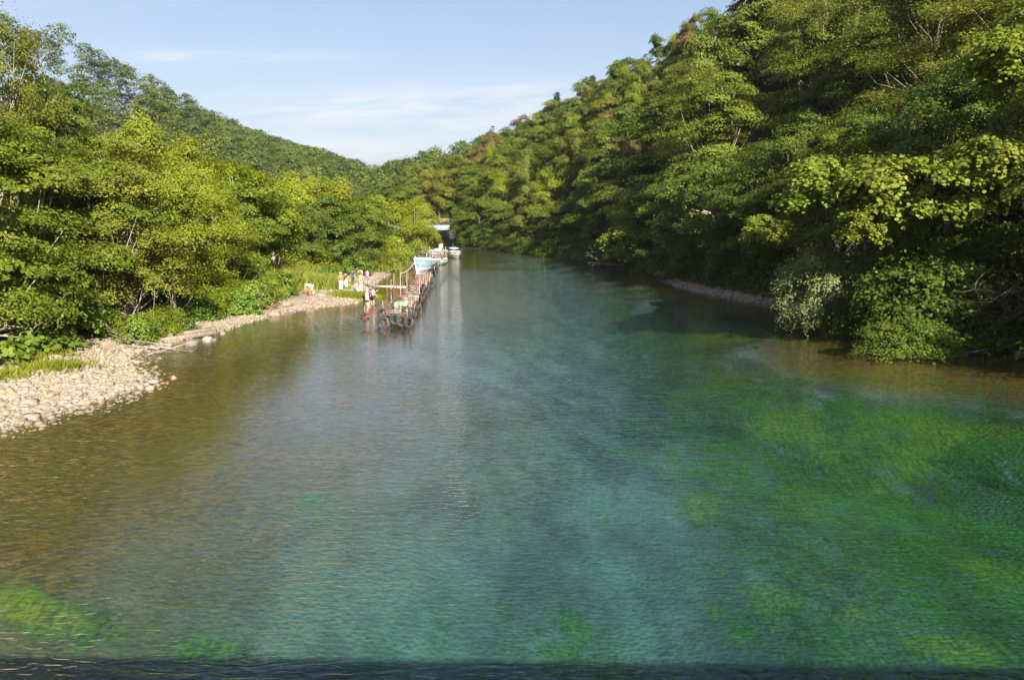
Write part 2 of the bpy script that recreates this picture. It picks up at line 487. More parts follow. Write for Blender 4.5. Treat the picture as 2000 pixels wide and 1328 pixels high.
# polar sheet round the camera, reaching the horizon
ang = np.concatenate([np.linspace(R(-50), R(50), 620), np.linspace(R(50), R(310), 160)[1:-1]])
rad = np.concatenate([np.array([0.5, 3, 6]), 8 * (1.0225 ** np.arange(0, 175)), np.geomspace(400, 9000, 34)])
def polar(rads, zfun, attrs_fun, name, mat):
    A, Rr = np.meshgrid(ang, rads)
    X, Y = Rr * np.sin(A), Rr * np.cos(A)
    Z = zfun(X, Y)
    na, nr = len(ang), len(rads)
    idx = np.arange(nr * na).reshape(nr, na)
    i0 = idx[:-1, :]; i1 = idx[1:, :]
    j0 = np.roll(i0, -1, 1); j1 = np.roll(i1, -1, 1)
    Fc = np.stack([i0, i1, j1, j0], -1).reshape(-1, 4)
    V = np.stack([X.ravel(), Y.ravel(), Z.ravel()], 1)
    cen = np.array([[0, 0, Z.ravel()[:na].mean()]])
    V = np.concatenate([V, cen]); c = len(V) - 1
    tri = np.stack([idx[0], np.roll(idx[0], -1), np.full(na, c)], 1)
    ff = np.concatenate([Fc.ravel(), tri.ravel()]); sz = np.concatenate([np.full(len(Fc), 4), np.full(len(tri), 3)])
    at = [(k, 'POINT', np.append(v.ravel(), v.ravel()[0])) for k, v in attrs_fun(X, Y, Z).items()]
    return mesh_np(name, V, ff[::-1], sz[::-1], mat, True, at)

# where water plants grow on the bed: patches placed on the bed itself (x, y, radius across, radius along, amount)
def bedpt(px, py, depth): return gp(px, py, -depth)
weed_spots = []
for (px, py, dp, rx, ry, am) in [(1300, 590, 1.8, 4, 9, 1.0), (1400, 640, 1.8, 4, 7, 1.0), (1520, 700, 1.8, 5, 5, .9), (1700, 790, 1.8, 5, 3.5, 1.0),
        (1900, 860, 1.4, 5, 2.5, .9), (1420, 780, 2, 3, 4, .8), (1560, 850, 2, 3, 3, .9), (1380, 930, 2, 1.3, 2.2, .9), (1560, 930, 2, 1.1, 1.6, .8),
        (1800, 1000, 2, 3, 1.5, .7), (1480, 1120, 2, 1.5, 1.5, .8), (1680, 1150, 2, 1.3, 1, .9), (1900, 1200, 2, 1.7, 1.2, 1.0), (1980, 1290, 2, 1.5, 1, 1),
        (1150, 1250, 2, 1.7, 1.4, .8), (1120, 1150, 2, .5, 1, .7), (720, 1270, 1.5, .8, .7, .9), (60, 1250, 1.2, 2.2, .9, .95), (420, 1260, 1.3, 1.3, .7, .65), (600, 1050, 1.6, 1, 1, .5),
        (1330, 1250, 2, .9, 1.2, .6), (1400, 700, 2, 4, 5, .75), (1480, 590, 1.4, 2.5, 5, .8), (1280, 850, 2.2, 2.0, 4, .5), (1750, 900, 2, 3, 2, .8), (1950, 1060, 2, 2.5, 1.5, .9)]:
    x, y = bedpt(px, py, dp); weed_spots.append((x, y, rx, ry, am))

def terr_attrs(X, Y, Z):
    z, ins, dL, dR = ground_z(X, Y, True)
    sh = X.shape
    dL, dR, ins = dL.reshape(sh), dR.reshape(sh), ins.reshape(sh)
    beach = np.where(ins, 0.0, np.where(dL < dR, 1 - sstep(5.0, 8.5, dL + 3 * (vnoise(X, Y, 2.5, 4) - .5)), (1 - sstep(1.1, 1.9, dR)) * sstep(57, 63, Y) * (1 - sstep(80, 88, Y))))
    weed = np.zeros(sh)
    g1 = np.interp(Y, [35, 45, 70], [6.0, 4.6, 2.8])
    X0, Y0 = X, Y
    wk = np.clip(Y0 / 40, 0.2, 1)
    X = X0 + wk * 3.0 * (vnoise(X0, Y0 * 0.5, 1.6, 41) - 0.5) + wk * 1.2 * (vnoise(X0, Y0 * 0.4, 0.6, 42) - 0.5)
    Y = Y0 + wk * 5.0 * (vnoise(X0, Y0 * 0.5, 1.8, 43) - 0.5)
    for (wx, wy, rx, ry, am) in weed_spots:
        weed = np.maximum(weed, am * np.exp(-(((X - wx) / rx) ** 2 + ((Y - wy) / ry) ** 2)))
    X, Y = X0, Y0
    rightness = sstep(1, 9, X - 0.02 * Y) * sstep(4, 9, dR)
    weed = np.maximum(weed, 0.58 * rightness) * np.where(ins, 1, 0) * sstep(-1.5, 2.0, dR - g1)
    weed = np.maximum(weed, 0.22 * sstep(14, 20, dL))
    gravel = np.where(ins, np.maximum(1 - sstep(8, 21, dL), (1 - sstep(-1.2, 1.5, dR - g1))), 0)
    return dict(beach=beach, weed=weed, gravel=gravel, bed=np.where(ins, 1.0, 0.0))

def ground_mat():
    t = NT('ground')
    v = t.coord('Object')
    beach, weed, gravel, bed = t.attr('beach'), t.attr('weed'), t.attr('gravel'), t.attr('bed')
    n1 = t.noise(v, 0.5, 5, 0.6); n2 = t.noise(v, 4, 5, 0.6); n3 = t.noise(v, 22, 3, 0.6)
    # forest floor
    floor = t.mix(t.range(n2, 0.35, 0.65), (0.018, 0.022, 0.008), (0.055, 0.060, 0.018))
    floor = t.mix(t.range(n1, 0.55, 0.7), floor, (0.07, 0.055, 0.035))
    # dry beach: pebbles and sand
    vc = t.voro(v, 7.0, out='Color'); vd = t.voro(v, 7.0)
    sepc = t.node('ShaderNodeSeparateColor'); t.l.new(vc, sepc.inputs[0])
    peb = t.mix(sepc.outputs[0], (0.22, 0.18, 0.13), (0.40, 0.335, 0.265))
    peb = t.mix(t.range(vd, 0.0, 0.09, 0.55, 0.0), peb, (0.62, 0.56, 0.47))
    peb = t.mix(t.range(vd, 0.06, 0.12, 0.0, 0.4), peb, (0.26, 0.20, 0.14))
    sand = t.mix(t.range(n3, 0.3, 0.7), (0.30, 0.24, 0.175), (0.42, 0.35, 0.265))
    sand = t.mix(t.range(n1, 0.4, 0.65), sand, peb)
    land = t.mix(beach, floor, sand)
    # bed
    v2 = t.coord('Object', (1, 1, 1))
    c2 = t.voro(v2, 5.0, out='Color'); s2 = t.node('ShaderNodeSeparateColor'); t.l.new(c2, s2.inputs[0])
    grav = t.mix(s2.outputs[0], (0.032, 0.018, 0.004), (0.150, 0.082, 0.014))
    grav = t.mix(t.range(n3, 0.60, 0.74), grav, (0.42, 0.31, 0.09))  # yellow flecks put ripple-cast sun sparkle into the gravel colour
    grav = t.mix(t.range(n1, 0.3, 0.7), grav, (0.070, 0.055, 0.012))
    nb = t.noise(t.coord('Object', (0.45, 0.2, 1)), 1.0, 6, 0.6, 0.15)
    nb2 = t.noise(t.coord('Object', (1.0, 1.0, 1), (7, 3, 0)), 5.0, 5, 0.7, 0.3)
    sandb = t.mix(t.range(nb, 0.40, 0.62), (0.044, 0.050, 0.050), (0.150, 0.168, 0.152))
    sandb = t.mix(t.range(nb2, 0.35, 0.70, 0.0, 0.6), sandb, (0.05, 0.06, 0.05))
    flow = t.noise(t.coord('Object', (5.0, 1.3, 1)), 1.6, 6, 0.75, 0.8)
    wcol = t.mix(t.range(t.math('ADD', t.math('MULTIPLY', flow, 0.55), t.math('MULTIPLY', t.noise(t.coord('Object', (0.35, 0.22, 1), (9, 1, 0)), 1.0, 5, 0.65, 0.3), 0.5)), 0.42, 0.62), (0.006, 0.017, 0.006), (0.058, 0.128, 0.018))
    wcol = t.mix(t.range(weed, 0.55, 0.95), wcol, t.mix(t.range(flow, 0.35, 0.65), (0.030, 0.050, 0.008), (0.190, 0.200, 0.014)))  # dense weed is yellower; its brightness also paints in sunny patches
    wm = t.math('ADD', weed, t.math('MULTIPLY', t.math('SUBTRACT', t.noise(t.coord('Object', (0.9, 0.45, 1), (2, 5, 0)), 0.9, 6, 0.62, 1.0), 0.5), 1.5))
    bcol = t.mix(gravel, sandb, grav)
    bcol = t.mix(t.range(t.math('ADD', wm, t.math('MULTIPLY', t.math('SUBTRACT', t.noise(t.coord('Object', (7, 2.2, 1), (1, 4, 0)), 1.0, 5, 0.7, 0.3), 0.5), 0.9)), 0.28, 0.58, 0.0, 0.95), bcol, wcol)
    c = t.mix(bed, land, bcol)
    # damp line at the water's edge
    sep = t.node('ShaderNodeSeparateXYZ'); t.l.new(t._tc.outputs['Object'], sep.inputs[0])
    wet = t.range(sep.outputs['Z'], 0.0, 0.07, 0.45, 1.0)
    c = t.mix(t.math('MULTIPLY', t.math('SUBTRACT', 1.0, wet), t.math('SUBTRACT', 1.0, bed)), c, (0.08, 0.06, 0.04))
    hgt = t.math('ADD', t.math('MULTIPLY', vd, -0.6), t.math('MULTIPLY', n2, 0.5))
    return t.pbr(c, 0.9, 0, t.bump(hgt, 0.5, 0.12), 0.15)

gm = polar(rad, lambda X, Y: ground_z(X, Y).reshape(X.shape), terr_attrs, 'ground', ground_mat())
ground = link('ground', gm); ground['kind'] = 'structure'

# ---------------------------------------------------------------- water
def water_attrs(X, Y, Z):
    z = ground_z(X, Y).reshape(X.shape)
    return dict(depth=np.clip(-z, 0, 6))

def water_mat():
    t = NT('river_water')
    dep = t.attr('depth')
    # Beer-Lambert tint of the water column
    def ex(k): return t.math('EXPONENT', t.math('MULTIPLY', dep, -k))
    comb = t.node('ShaderNodeCombineColor')
    t.set(comb.inputs[0], ex(0.22)); t.set(comb.inputs[1], ex(0.06)); t.set(comb.inputs[2], ex(0.085))
    trn = t.node('ShaderNodeBsdfTransparent'); t.set(trn.inputs[0], comb.outputs[0])
    dif = t.node('ShaderNodeBsdfDiffuse'); dif.inputs[0].default_value = (0.010, 0.065, 0.065, 1)
    body = t.node('ShaderNodeMixShader')
    t.set(body.inputs[0], t.math('MULTIPLY', t.math('SUBTRACT', 1.0, ex(0.35)), 0.13))
    t.l.new(trn.outputs[0], body.inputs[1]); t.l.new(dif.outputs[0], body.inputs[2])
    # ripples
    a = t.noise(t.coord('Object', (2.2, 7.0, 1), rot=(0, 0, R(5))), 1.0, 1.3, 0.5, 0.9)
    b = t.noise(t.coord('Object', (0.9, 2.6, 1), rot=(0, 0, R(-8))), 1.0, 2, 0.5, 0.8)
    c = t.noise(t.coord('Object', (9, 20, 1), rot=(0, 0, R(-14))), 1.0, 2, 0.5, 0.2)
    calm = t.range(t.noise(t.coord('Object', (0.06, 0.022, 1)), 1.0, 4, 0.6, 0.8), 0.40, 0.60, 0.30, 1.0)
    h = t.math('ADD', t.math('MULTIPLY', a, 0.060), t.math('ADD', t.math('MULTIPLY', b, 0.046), t.math('MULTIPLY', c, 0.008)))
    sheltered = t.range(dep, 0.2, 2.2, 0.30, 1.0)
    h = t.math('MULTIPLY', h, t.math('MULTIPLY', calm, sheltered))
    nrm = t.bump(h, 1.0, 1.0)
    geo = t.node('ShaderNodeNewGeometry')
    dt = t.node('ShaderNodeVectorMath', operation='DOT_PRODUCT'); t.l.new(nrm, dt.inputs[0]); t.l.new(geo.outputs['Incoming'], dt.inputs[1])
    cs = t.math('ABSOLUTE', dt.outputs['Value'])
    fres = t.math('ADD', 0.021, t.math('MULTIPLY', 0.979, t.math('POWER', t.math('SUBTRACT', 1.0, cs, clamp=True), 4.5)))
    gl = t.node('ShaderNodeBsdfGlossy'); gl.inputs['Roughness'].default_value = 0.02; t.l.new(nrm, gl.inputs['Normal'])
    gl.inputs['Color'].default_value = (0.97, 0.97, 1.0, 1)
    mx = t.node('ShaderNodeMixShader')
    t.l.new(fres, mx.inputs[0]); t.l.new(body.outputs[0], mx.inputs[1]); t.l.new(gl.outputs[0], mx.inputs[2])
    t.l.new(mx.outputs[0], t.out.inputs[0])
    return t.m
wrad = np.concatenate([np.array([0.5, 3, 6]), 8 * (1.035 ** np.arange(0, 118)), np.array([520, 700, 900])])
_ang, ang = ang, np.concatenate([np.linspace(R(-50), R(50), 300), np.linspace(R(50), R(310), 90)[1:-1]])
wm_ = polar(wrad, lambda X, Y: np.zeros(X.shape), water_attrs, 'water', water_mat())
ang = _ang
# keep only water that lies over the river bed (drop faces well inside the land)
import bmesh
bm = bmesh.new(); bm.from_mesh(wm_)
lay = bm.verts.layers.float['depth']
cx = np.array([f.calc_center_median()[:2] for f in bm.faces])
ins_ = inside(cx, river_poly); dd = np.minimum(pl_dist(cx, Lp), pl_dist(cx, Rp))
bmesh.ops.delete(bm, geom=[f for f, a, d in zip(bm.faces, ins_, dd) if not a and d > 6], context='FACES')
bm.to_mesh(wm_); bm.free()
water = link('water', wm_); water['kind'] = 'structure'

# ---------------------------------------------------------------- foliage
KITE = np.array([[0, -0.5, 0], [0.30, 0.0, 0.05], [0, 0.5, 0], [-0.30, 0.0, 0.05]])
WIDE = np.array([[0, -0.45, 0], [0.42, -0.18, 0.07], [0.36, 0.28, 0.04], [0, 0.52, -0.04], [-0.36, 0.28, 0.04], [-0.42, -0.18, 0.07]])
BLADE = np.array([[0.035, 0, 0], [0.02, 0, 0.6], [0, 0, 1.0], [-0.02, 0, 0.6], [-0.035, 0, 0]])

def leaves(P, N, size, lv, shape=KITE, rg=rng, spin=None):
    """leaf polygons at P with normals N"""
    n = len(P)
    N = N / (np.linalg.norm(N, axis=1, keepdims=True) + 1e-9)
    a = rg.normal(size=(n, 3)) if spin is None else spin
    U = np.cross(N, a); U /= (np.linalg.norm(U, axis=1, keepdims=True) + 1e-9)
    W = np.cross(N, U)
    k = len(shape)
    V = P[:, None, :] + size[:, None, None] * (shape[None, :, 0, None] * U[:, None, :] + shape[None, :, 1, None] * W[:, None, :] + shape[None, :, 2, None] * N[:, None, :])
    return V.reshape(-1, 3), np.arange(n * k), np.full(n, k), lv

def crown_np(H, Rad, base, n_cl, per, leaf, cl_r, rg, droop=0.25, thick=0.22, prof='round', tilt=0.45, flat=1.0, nm=0):
    """clump centres and leaves of one crown; H height, base = height where foliage starts"""
    t = rg.random(n_cl) ** 0.85
    if prof == 'round': pr = np.sqrt(np.clip(1 - (2 * t - 0.85) ** 2 * 0.72, 0.05, 1))
    elif prof == 'cone': pr = 1.02 - 0.92 * t
    elif prof == 'tall': pr = np.sqrt(np.clip(1 - (1.75 * t - 0.7) ** 2 * 0.85, 0.06, 1))
    elif prof == 'dome': pr = np.sqrt(np.clip(1 - t ** 2 * 0.95, 0.04, 1))
    a = rg.random(n_cl) * 2 * math.pi
    lobes = 1 + 0.22 * np.sin(2 * a + rg.random() * 6 + 2.5 * t) + 0.16 * np.sin(5 * a + rg.random() * 6 - 5 * t)
    rr = Rad * pr * lobes * (0.30 + 0.70 * rg.random(n_cl) ** 0.45)
    C = np.stack([rr * np.cos(a), rr * np.sin(a), base + (H - base) * t], 1)
    C[:, 2] += rg.normal(size=n_cl) * 0.02 * H
    if nm:
        mt = (np.arange(nm) + 0.25 + 0.5 * rg.random(nm)) / nm
        ma = np.arange(nm) * 2.4 + rg.random(nm) * 1.3 + rg.random() * 6
        mpr = np.sqrt(np.clip(1 - (2 * mt - 0.8) ** 2 * 0.75, 0.03, 1))
        mr = Rad * mpr * (0.42 + 0.42 * rg.random(nm)); mr[-1] *= 0.4
        msz = Rad * (0.34 + 0.22 * rg.random(nm))
        MC = np.stack([mr * np.cos(ma), mr * np.sin(ma), base + 0.4 * msz + (H - base - 0.9 * msz) * mt], 1)
        w_ = msz ** 2.2; mi = rg.choice(nm, n_cl, p=w_ / w_.sum())
        dv = rg.normal(size=(n_cl, 3)); dv[:, 2] = np.abs(dv[:, 2]) * 1.0 - 0.45; dv /= np.linalg.norm(dv, axis=1, keepdims=True)
        C = MC[mi] + dv * (msz[mi] * (0.45 + 0.6 * rg.random(n_cl)))[:, None] * np.array([1, 1, 0.72])
        a = np.arctan2(C[:, 1], C[:, 0])
    crad = cl_r * (0.55 + 0.9 * rg.random(n_cl))
    idx = np.repeat(np.arange(n_cl), per)
    n = len(idx)
    rho = crad[idx] * np.sqrt(rg.random(n)); ph = rg.random(n) * 2 * math.pi
    # clumps are longer outward than across
    oa = a[idx]
    lx, ly = rho * np.cos(ph) * 1.25, rho * np.sin(ph) * 0.85
    dx = lx * np.cos(oa) - ly * np.sin(oa); dy = lx * np.sin(oa) + ly * np.cos(oa)
    q = (rho / crad[idx])
    dz = -droop * crad[idx] * (q ** 2 + 0.6 * lx / crad[idx]) + rg.normal(size=n) * thick * crad[idx] * flat
    P = C[idx] + np.stack([dx, dy, dz], 1)
    out = np.stack([np.cos(oa), np.sin(oa), np.zeros(n)], 1)
    N = np.stack([np.zeros(n), np.zeros(n), np.ones(n)], 1) * 0.9 + out * (0.35 + 0.5 * q[:, None]) + np.stack([dx, dy, 0 * dx], 1) / (crad[idx][:, None] + 1e-6) * 0.5 + rg.normal(size=(n, 3)) * tilt
    clv = rg.random(n_cl)
    lv = np.clip(0.15 + 0.45 * clv[idx] + 0.35 * rg.random(n) + 0.05 * rg.normal(size=n), 0, 1)
    sz = leaf * (0.65 + 0.7 * rg.random(n))
    return C, P, N, sz, lv

def trunk_mb(H, r0, C, rg, lean=0.06, limbs=14, stems=1, base=0.3, n=7):
    mb = MB()
    for s in range(stems):
        la = rg.random() * 6.28; ll = lean * H * (1 if stems == 1 else 2.2)
        P = []
        for k in range(7):
            t = k / 6
            P.append([math.cos(la) * ll * t ** 1.5 + 0.04 * H * math.sin(t * 5 + la) * t * 0.4, math.sin(la) * ll * t ** 1.5, -0.5 + (H * 0.86 + 0.5) * t])
        P = np.array(P); rs = [r0 * (1.35 if k == 0 else 1 - 0.88 * k / 6) for k in range(7)]
        mb.tube(P, rs, n)
    lim = rg.permutation(len(C))[:limbs]
    for i in lim:
        c = C[i]; t0 = np.clip((c[2] - 0.22 * H - 0.25 * rg.random() * H) / (0.86 * H), 0.12, 0.9)
        k = t0 * 6; k0 = int(k); fr = k - k0
        a = P[k0] * (1 - fr) + P[min(k0 + 1, 6)] * fr
        mid = (a * 0.45 + c * 0.55) + np.array([0, 0, -0.04 * H]) + rg.normal(size=3) * 0.02 * H
        r1 = r0 * 0.42 * (1 - 0.6 * t0)
        mb.tube([a, (a + mid) / 2 + rg.normal(size=3) * 0.012 * H, mid, c], [r1, r1 * 0.7, r1 * 0.45, r1 * 0.16], 5)
    return mb

def proto(kind, seed, H, Rad, base, n_cl, per, leaf, cl_r, mat, bark='bark', r0=0.16, limbs=14, stems=1, shape=KITE, lean=0.06, **kw):
    rg = np.random.default_rng(seed)
    C, P, N, sz, lv = crown_np(H, Rad, base, n_cl, per, leaf, cl_r, rg, **kw)
    V, f, s, l = leaves(P, N, sz, lv, shape, rg)
    cm = mesh_np(kind + '_crown', V, f, s, M[mat], False, [('lv', 'FACE', l)])
    tm = trunk_mb(H, r0, C, rg, lean, limbs, stems).mesh(kind + '_trunk', M[bark], True)
    return dict(crown=cm, trunk=tm, H=H, R=Rad)

PR = {}
PR['near'] = [proto('near', 11 + i, 13, 4.6, 1.2, 190, 190, 0.19, 1.0, 'broad', 'bark_pale', 0.2, 40, nm=11, prof='round', droop=0.3, thick=0.10) for i in range(3)]
PR['nearolive'] = [proto('nearolive', 21 + i, 14, 4.6, 1.6, 210, 160, 0.16, 0.9, 'olive', 'bark_pale', 0.2, 44, nm=12, prof='tall', droop=0.35, thick=0.22) for i in range(2)]
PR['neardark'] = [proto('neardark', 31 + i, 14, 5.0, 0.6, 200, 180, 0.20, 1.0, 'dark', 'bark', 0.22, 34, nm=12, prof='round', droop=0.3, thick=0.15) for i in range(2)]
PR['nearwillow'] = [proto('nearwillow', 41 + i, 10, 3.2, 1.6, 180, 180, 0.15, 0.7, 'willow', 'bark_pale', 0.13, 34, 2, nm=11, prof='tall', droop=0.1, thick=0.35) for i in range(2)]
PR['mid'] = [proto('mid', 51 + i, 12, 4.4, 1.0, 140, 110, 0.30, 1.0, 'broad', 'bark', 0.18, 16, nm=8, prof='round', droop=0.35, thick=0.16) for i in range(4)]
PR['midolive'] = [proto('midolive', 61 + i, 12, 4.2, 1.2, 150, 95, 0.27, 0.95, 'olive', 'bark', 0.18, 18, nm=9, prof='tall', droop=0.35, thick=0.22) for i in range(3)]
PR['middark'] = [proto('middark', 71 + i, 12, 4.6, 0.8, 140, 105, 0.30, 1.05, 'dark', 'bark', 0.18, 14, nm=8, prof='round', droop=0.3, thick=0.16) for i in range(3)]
PR['midwillow'] = [proto('midwillow', 81 + i, 10, 3.6, 1.0, 145, 110, 0.25, 0.85, 'willow', 'bark_pale', 0.13, 16, 2, nm=9, prof='tall', droop=0.12, thick=0.35) for i in range(3)]
PR['midrusset'] = [proto('midrusset', 91, 11, 3.8, 1.2, 130, 95, 0.27, 0.9, 'russet', 'bark', 0.16, 18, nm=8, prof='tall', droop=0.3, thick=0.22)]
PR['conifer'] = [proto('conifer', 95, 14, 3.1, 2.0, 170, 70, 0.34, 0.95, 'conifer', 'bark', 0.2, 40, prof='cone', droop=0.45, thick=0.10)]
PR['snag'] = [proto('snag', 96, 12, 1.9, 3.0, 34, 26, 0.30, 0.6, 'conifer', 'bark', 0.16, 34, prof='cone', droop=0.3, thick=0.10)]
PR['shrub'] = [proto('shrub', 101 + i, 2.2, 1.6, 0.15, 60, 60, 0.17, 0.5, 'herb', 'bark', 0.04, 16, 2, prof='dome', droop=0.2, thick=0.3, shape=WIDE) for i in range(3)]
PR['shrubw'] = [proto('shrubw', 111 + i, 2.4, 1.7, 0.15, 60, 70, 0.14, 0.5, 'willow', 'bark', 0.04, 16, 2, prof='dome', droop=0.2, thick=0.4) for i in range(2)]
PR['shrubd'] = [proto('shrubd', 115 + i, 3.2, 2.4, 0.15, 90, 70, 0.17, 0.65, 'dark', 'bark', 0.05, 20, 2, prof='dome', droop=0.3, thick=0.25) for i in range(3)]
PR['bigleaf'] = [proto('bigleaf', 121 + i, 1.1, 0.95, 0.30, 40, 5, 0.27, 0.30, 'herb', 'bark', 0.03, 20, 2, prof='dome', droop=0.1, thick=0.15, tilt=0.25, shape=WIDE) for i in range(2)]
PR['vine'] = [proto('vine', 131 + i, 5.0, 2.7, 0.2, 110, 75, 0.235, 0.52, 'vine', 'bark', 0.06, 26, 2, prof='round', nm=9, droop=0.8, thick=0.35, tilt=0.6, shape=WIDE) for i in range(2)]
PR['pale'] = [proto('pale', 141, 4.2, 2.1, 0.2, 90, 90, 0.15, 0.55, 'pale', 'bark_pale', 0.05, 40, 2, prof='round', droop=0.4, thick=0.3)]

_used = {}
def plant(name, kind, x, y, z, s=1.0, sz=None, var=None, rz=None, tilt=(0, 0), mat=None):
    p = PR[kind][random.randrange(len(PR[kind])) if var is None else var % len(PR[kind])]
    r = empty(name, (x, y, z), random.random() * 6.28 if rz is None else rz)
    r.rotation_euler[0], r.rotation_euler[1] = tilt
    r.scale = (s, s, sz if sz else s)
    link('trunk', p['trunk'], r); link('crown', p['crown'], r)
    return r

ORD = ['first', 'second', 'third', 'fourth', 'fifth', 'sixth', 'seventh', 'eighth', 'ninth', 'tenth', 'eleventh', 'twelfth', 'thirteenth', 'fourteenth', 'fifteenth',
       'sixteenth', 'seventeenth', 'eighteenth', 'nineteenth', 'twentieth']
TENS = {2: 'twenty', 3: 'thirty', 4: 'forty', 5: 'fifty', 6: 'sixty', 7: 'seventy', 8: 'eighty', 9: 'ninety'}
def ordn(i):
    i += 1
    return '%d%s' % (i, 'th' if 10 < i % 100 < 14 else {1: 'st', 2: 'nd', 3: 'rd'}.get(i % 10, 'th'))
def ordw(i):
    i += 1
    if i <= 20: return ORD[i - 1]
    if i % 10 == 0: return TENS[i // 10][:-1] + 'ieth'
    return TENS[i // 10] + '-' + ORD[i % 10 - 1]

COLW = dict(near='fresh green broadleaf tree', nearolive='olive green broadleaf tree', neardark='dark green broadleaf tree', nearwillow='yellow-green slender tree',
            mid='fresh green broadleaf tree', midolive='olive green broadleaf tree', middark='dark green broadleaf tree', midwillow='bright yellow-green tree',
            midrusset='reddish brown tree', conifer='dark pointed conifer', snag='sparse half bare conifer')
rows = {}
def reg(row, o, kind):
    rows.setdefault(row, []).append((proj(*o.location)[0], o, kind))
def label_rows():
    for row, L in rows.items():
        place, group = row
        L.sort(key=lambda q: q[0])
        for i, (p, o, kind) in enumerate(L):
            tag(o, '%s, %s from left %s' % (COLW[kind], ordw(i) if len(L) <= 20 else ordn(i), place), 'tree' if 'conif' not in COLW[kind] else 'conifer', group)

NAME = dict(near='broadleaf_tree', nearolive='broadleaf_tree', neardark='broadleaf_tree', nearwillow='slender_tree', mid='broadleaf_tree', midolive='broadleaf_tree',
            middark='broadleaf_tree', midwillow='slender_tree', midrusset='russet_tree', conifer='conifer', snag='conifer')
def tree(row, kind, x, y, s=1.0, sz=None, dz=0.0, **kw):
    o = plant(NAME[kind], kind, x, y, gz(x, y) - 0.1 + dz, s, sz, **kw)
    reg(row, o, kind); return o

# ---- left bank, hand placed front trees: (px, D, kind, height, width scale)
LF = ('in the left beach row', 'trees lining the left beach')
for (px, D, kind, h, w) in [(-70, 38, 'near', 12.5, 1.0), (50, 42.5, 'near', 12.0, 1.0), (180, 45, 'near', 10.5, 0.85), (-10, 49, 'nearolive', 20.5, 0.85), (110, 55, 'near', 15.0, 1.0),
                            (250, 47, 'nearolive', 11.5, 0.9), (330, 50, 'nearwillow', 10.0, 1.0), (300, 57, 'nearwillow', 13.3, 1.15), (395, 57, 'nearwillow', 9.5, 1.0), (385, 64, 'nearwillow', 12.2, 1.1),
                            (440, 62, 'near', 6.8, 0.62), (480, 72, 'mid', 9.4, 0.9), (530, 78, 'midwillow', 9.0, 0.9), (455, 78, 'midwillow', 11.2, 1.0),
                            (590, 91, 'middark', 8.0, 0.8), (640, 98, 'middark', 9.6, 0.85), (575, 98, 'midwillow', 10.5, 1.0), (690, 100, 'middark', 8.2, 0.8), (660, 112, 'midwillow', 11.0, 1.0),
                            (725, 112, 'mid', 9.2, 0.8), (770, 116, 'midwillow', 9.0, 0.9), (805, 128, 'midwillow', 9.3, 0.85), (745, 128, 'midwillow', 10.5, 0.9), (832, 146, 'midwillow', 9.3, 0.75), (815, 160, 'midwillow', 10.5, 0.9)]:
    x, y, _ = far(px, 425, D)
    H0 = PR[kind][0]['H']
    tree(LF, kind, x, y, w, h / H0)
# ---- left bank, trees behind
def scatter(x0, x1, y0, y1, step, ok, jit=0.42):
    out = []
    yy = y0
    while yy < y1:
        xx = x0 + (step / 2 if int((yy - y0) / step) % 2 else 0)
        while xx < x1:
            x = xx + (random.random() * 2 - 1) * step * jit; y = yy + (random.random() * 2 - 1) * step * jit
            if ok(x, y): out.append((x, y))
            xx += step
        yy += step
    return out
def seen(x, y, m=140):
    if y < 12: return False
    px = CX + F * x / (y * _cp + 7 * _sp)
    return -m < px < 2000 + m
pts = np.array(scatter(-110, 0, 36, 250, 6.6, lambda x, y: seen(x, y, 60)))
z, ins, dL, dR = ground_z(pts[:, 0], pts[:, 1], True)
front = np.array([tuple(o.location[:2]) for _, o, _ in rows[LF]])
for (x, y), i_, a, b in zip(pts, ins, dL, dR):
    if i_ or a > b or a < 15 or a > 52: continue
    if np.hypot(*(front - (x, y)).T).min() < 4.0: continue
    k = random.choice(['midwillow', 'midwillow', 'mid', 'mid', 'midolive', 'middark']) if y > 60 else random.choice(['near', 'nearolive', 'mid'])
    hh = random.uniform(9.5, 12.5) if y > 60 else random.uniform(12, 15)
    sec = 'near' if y < 85 else 'middle' if y < 140 else 'far'
    band = ('in %s part of the left wood' % sec, 'trees behind the left beach row') if a < 30 else ('at the back of the %s left wood' % sec, 'trees at the back of the left bank')
    tree(band, k, x, y, random.uniform(0.8, 1.1), hh / PR[k][0]['H'])

# ---- right bank: near trees placed by hand, then slope
RB = ('along the right waterline', 'trees lining the right waterline')
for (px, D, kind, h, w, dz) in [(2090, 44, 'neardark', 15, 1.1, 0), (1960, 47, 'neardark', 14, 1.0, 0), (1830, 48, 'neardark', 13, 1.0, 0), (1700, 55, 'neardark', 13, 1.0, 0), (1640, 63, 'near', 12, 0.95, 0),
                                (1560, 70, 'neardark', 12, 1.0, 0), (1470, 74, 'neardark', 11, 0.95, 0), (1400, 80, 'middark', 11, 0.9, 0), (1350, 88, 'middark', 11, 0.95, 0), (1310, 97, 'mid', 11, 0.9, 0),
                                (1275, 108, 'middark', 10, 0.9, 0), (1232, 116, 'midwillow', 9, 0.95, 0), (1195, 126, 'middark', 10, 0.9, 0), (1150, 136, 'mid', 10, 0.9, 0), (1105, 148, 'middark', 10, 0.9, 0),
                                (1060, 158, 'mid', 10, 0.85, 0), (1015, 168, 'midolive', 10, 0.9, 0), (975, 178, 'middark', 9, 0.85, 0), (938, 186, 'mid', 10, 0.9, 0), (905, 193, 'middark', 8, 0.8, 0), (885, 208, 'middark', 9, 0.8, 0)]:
    x, y, _ = far(px, 425, D)
    tree(RB, kind, x, y, w, h / PR[kind][0]['H'], dz)
pts = np.array(scatter(-120, 150, 38, 330, 6.9, lambda x, y: seen(x, y, 80)))
z, ins, dL, dR = ground_z(pts[:, 0], pts[:, 1], True)
